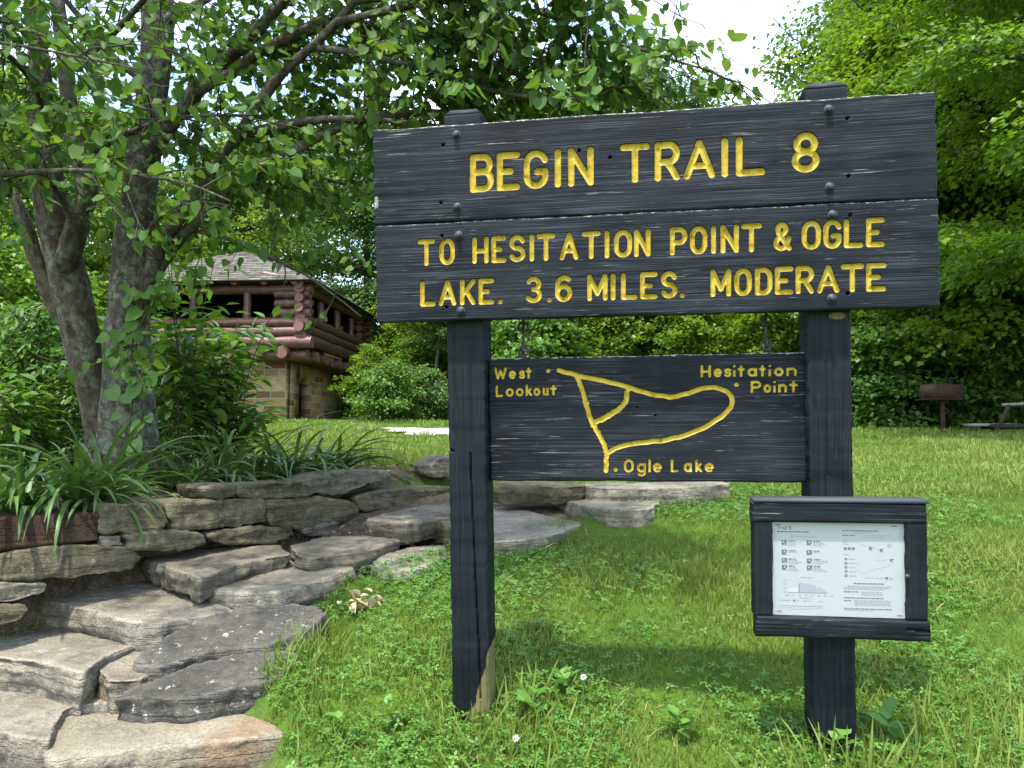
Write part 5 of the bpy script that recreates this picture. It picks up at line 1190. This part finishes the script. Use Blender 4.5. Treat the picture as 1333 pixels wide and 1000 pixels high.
tag(link('lawn_grass', np_mesh('lawn_grass', np.concatenate(GV), [np.concatenate(q) for q in GG], {'var': np.concatenate(GA)}), M['grass']), 'rough green lawn grass covering the slope', 'grass', None, 'stuff')
# clover and plantain among the grass
TRE = np.array([[0, 0, 0]] + [c for a in (0, 2.094, 4.189) for c in ([.35 * math.cos(a - .55), .35 * math.sin(a - .55), .03], [.62 * math.cos(a), .62 * math.sin(a), -.02], [.35 * math.cos(a + .55), .35 * math.sin(a + .55), .03])])
TRF = [[[0, 1, 2, 3], [0, 4, 5, 6], [0, 7, 8, 9]]]
X, Y = lawn_pts(75000, 1.9, 6.5, 1.4, 21); k = fbm(np.stack([X * 1.9, Y * 1.9, 0 * X], 1), 31, 3) + rng.normal(0, .25, len(X)) > -.12; X, Y = X[k], Y[k]; n = len(X); rg = np.random.default_rng(5)
V, g, va = scatter(TRE, TRF, np.stack([X, Y, ground(X, Y) + rg.uniform(.012, .055, n)], 1), np.stack([rg.normal(0, 1, n), rg.normal(0, 1, n), rg.normal(0, .2, n)], 1), np.stack([rg.normal(0, .3, n), rg.normal(0, .3, n) - .2, np.ones(n)], 1), rg.uniform(.016, .034, n), np.clip(rg.normal(.5, .2, n), 0, 1))
tag(link('clover_patches', np_mesh('clover_patches', V, g, {'var': va}), M['clover']), 'low clover growing through the lawn grass', 'clover', None, 'stuff')
# broad-leaved weeds in the lawn
WD = [(515, 945, .055, 'pale broad-leaved weed left of the left post foot'), (437, 965, .05, 'pale weed beside the big tan slab'), (690, 935, .06, 'broad-leaved weed just right of the left post foot'), (735, 905, .065, 'tall broad-leaved weed right of the left post'),
      (885, 962, .06, 'broad-leaved weed left of the right post foot'), (1165, 975, .06, 'broad-leaved weed right of the right post foot'), (1088, 990, .07, 'narrow weed standing in front of the right post foot')]
for i, (px, py, ls, lab) in enumerate(WD):
    q = hit(px, py); rg = np.random.default_rng(200 + i); n = int(rg.integers(9, 16)); th = np.arange(n) * 2.4 + rg.normal(0, .5, n); P = np.zeros((n, 3)); A = np.stack([np.cos(th), np.sin(th), rg.uniform(.25, 1.1, n)], 1); N = np.stack([-np.cos(th) * .5, -np.sin(th) * .5, np.ones(n)], 1); P[:, 2] = rg.uniform(0, .09, n); P[:, :2] = rg.normal(0, .015, (n, 2))
    V, g, va = scatter(LANCE[0] * [1.6, 1, 1], LANCE[1], P, A, nrm(N + rg.normal(0, .3, (n, 3))), ls * rg.uniform(.6, 1.5, n), rg.uniform(.5, .95, n)); o = link('broadleaf_weed', np_mesh('broadleaf_weed', V, g, {'var': va}), M['clover']); o.location = (q[0], q[1], gz(*q)); tag(o, lab, 'weed', 'broad-leaved weeds in the lawn')
# dead leaves on the treads and in the bed; a withered clump in the grass
rg = np.random.default_rng(9); pool = []
for px, py, n, sx, sy in ((180, 745, 140, 50, 14), (40, 815, 50, 40, 12), (300, 718, 60, 60, 8), (470, 680, 60, 60, 8), (540, 625, 120, 40, 8), (530, 690, 40, 40, 6), (60, 985, 30, 30, 6)):
    for _ in range(n):
        x, y = px + rg.normal(0, sx), py + rg.normal(0, sy); q = hit(x, y); pool.append((*q, gz(*q) + rg.uniform(.0, .05)))
P = np.array(pool); n = len(P); V, g, va = scatter(LANCE[0], LANCE[1], P, np.stack([rg.normal(0, 1, n), rg.normal(0, 1, n), rg.normal(0, .2, n)], 1), nrm(np.stack([rg.normal(0, .5, n), rg.normal(0, .5, n), np.ones(n)], 1)), rg.uniform(.02, .07, n), np.clip(rg.normal(.2, .25, n), 0, 1))
tag(link('leaf_litter', np_mesh('leaf_litter', V, g, {'var': va}), M['straw']), 'brown dead leaves and bits lying between the step slabs', 'leaf litter', None, 'stuff')
q = hit(468, 792); rg = np.random.default_rng(12); n = 26; P = rg.normal(0, .04, (n, 3)) * [1, 1, .3] + [0, 0, .05]; V, g, va = scatter(LANCE[0] * [1.6, 1, 2], LANCE[1], P, rg.normal(0, 1, (n, 3)), nrm(rg.normal(0, .5, (n, 3)) + [0, 0, 1]), rg.uniform(.03, .065, n), rg.uniform(.5, 1, n))
o = link('withered_leaf_clump', np_mesh('withered_leaf_clump', V, g, {'var': va}), M['straw']); o.location = (q[0], q[1], gz(*q)); tag(o, 'small clump of withered pale leaves in the grass beside the steps', 'dead leaves')
X, Y = lawn_pts(5200, 1.9, 7.5, 1.4, 61); k = fbm(np.stack([X * 1.1, Y * 1.1, 0 * X], 1), 77, 3) > -.05; X, Y = X[k], Y[k]; n = len(X)
V, g, va = scatter(BLADE[0] * [.6, 1, .6], BLADE[1], np.stack([X, Y, ground(X, Y) + .008], 1), np.stack([rg.normal(0, 1, n), rg.normal(0, 1, n), rg.uniform(.05, .7, n)], 1), nrm(rg.normal(0, 1, (n, 3))), rg.uniform(.03, .085, n), rg.uniform(.2, .9, n))
tag(link('dry_grass', np_mesh('dry_grass', V, g, {'var': va}), M['straw']), 'dry straw-coloured blades scattered through the lawn', 'dry grass', None, 'stuff')
# white clover flowers
fm = None; WHT = plain('clover white', (.75, .74, .66), .8)
for px, py in ((672, 995), (760, 912)):
    q = hit(px, py)
    if fm is None:
        mb = MB(); rg = np.random.default_rng(3); mb.tube([(0, 0, 0), (.004, 0, .05), (0, 0, .085)], .0012, 4)
        mb.build('tmp', M['clover']); d = nrm(rg.normal(0, 1, (60, 3)) + [0, 0, .4]); V, g, va = scatter(KITE[0], KITE[1], d * .003 + [0, 0, .09], d, nrm(rg.normal(0, 1, (60, 3))), .009, rg.random(60)); fm = np_mesh('clover_flower', V, g, {'var': va}); fm.materials.append(WHT)
        st0 = bpy.data.objects['tmp']; stm = st0.data; bpy.data.objects.remove(st0)
    o = bpy.data.objects.new('clover_flower', fm); col.objects.link(o); o.location = (q[0], q[1], gz(*q)); tag(o, 'small white clover flower head in the front lawn', 'flower', 'white clover flowers in the lawn')
    s = bpy.data.objects.new('stalk', stm); col.objects.link(s); s.parent = o
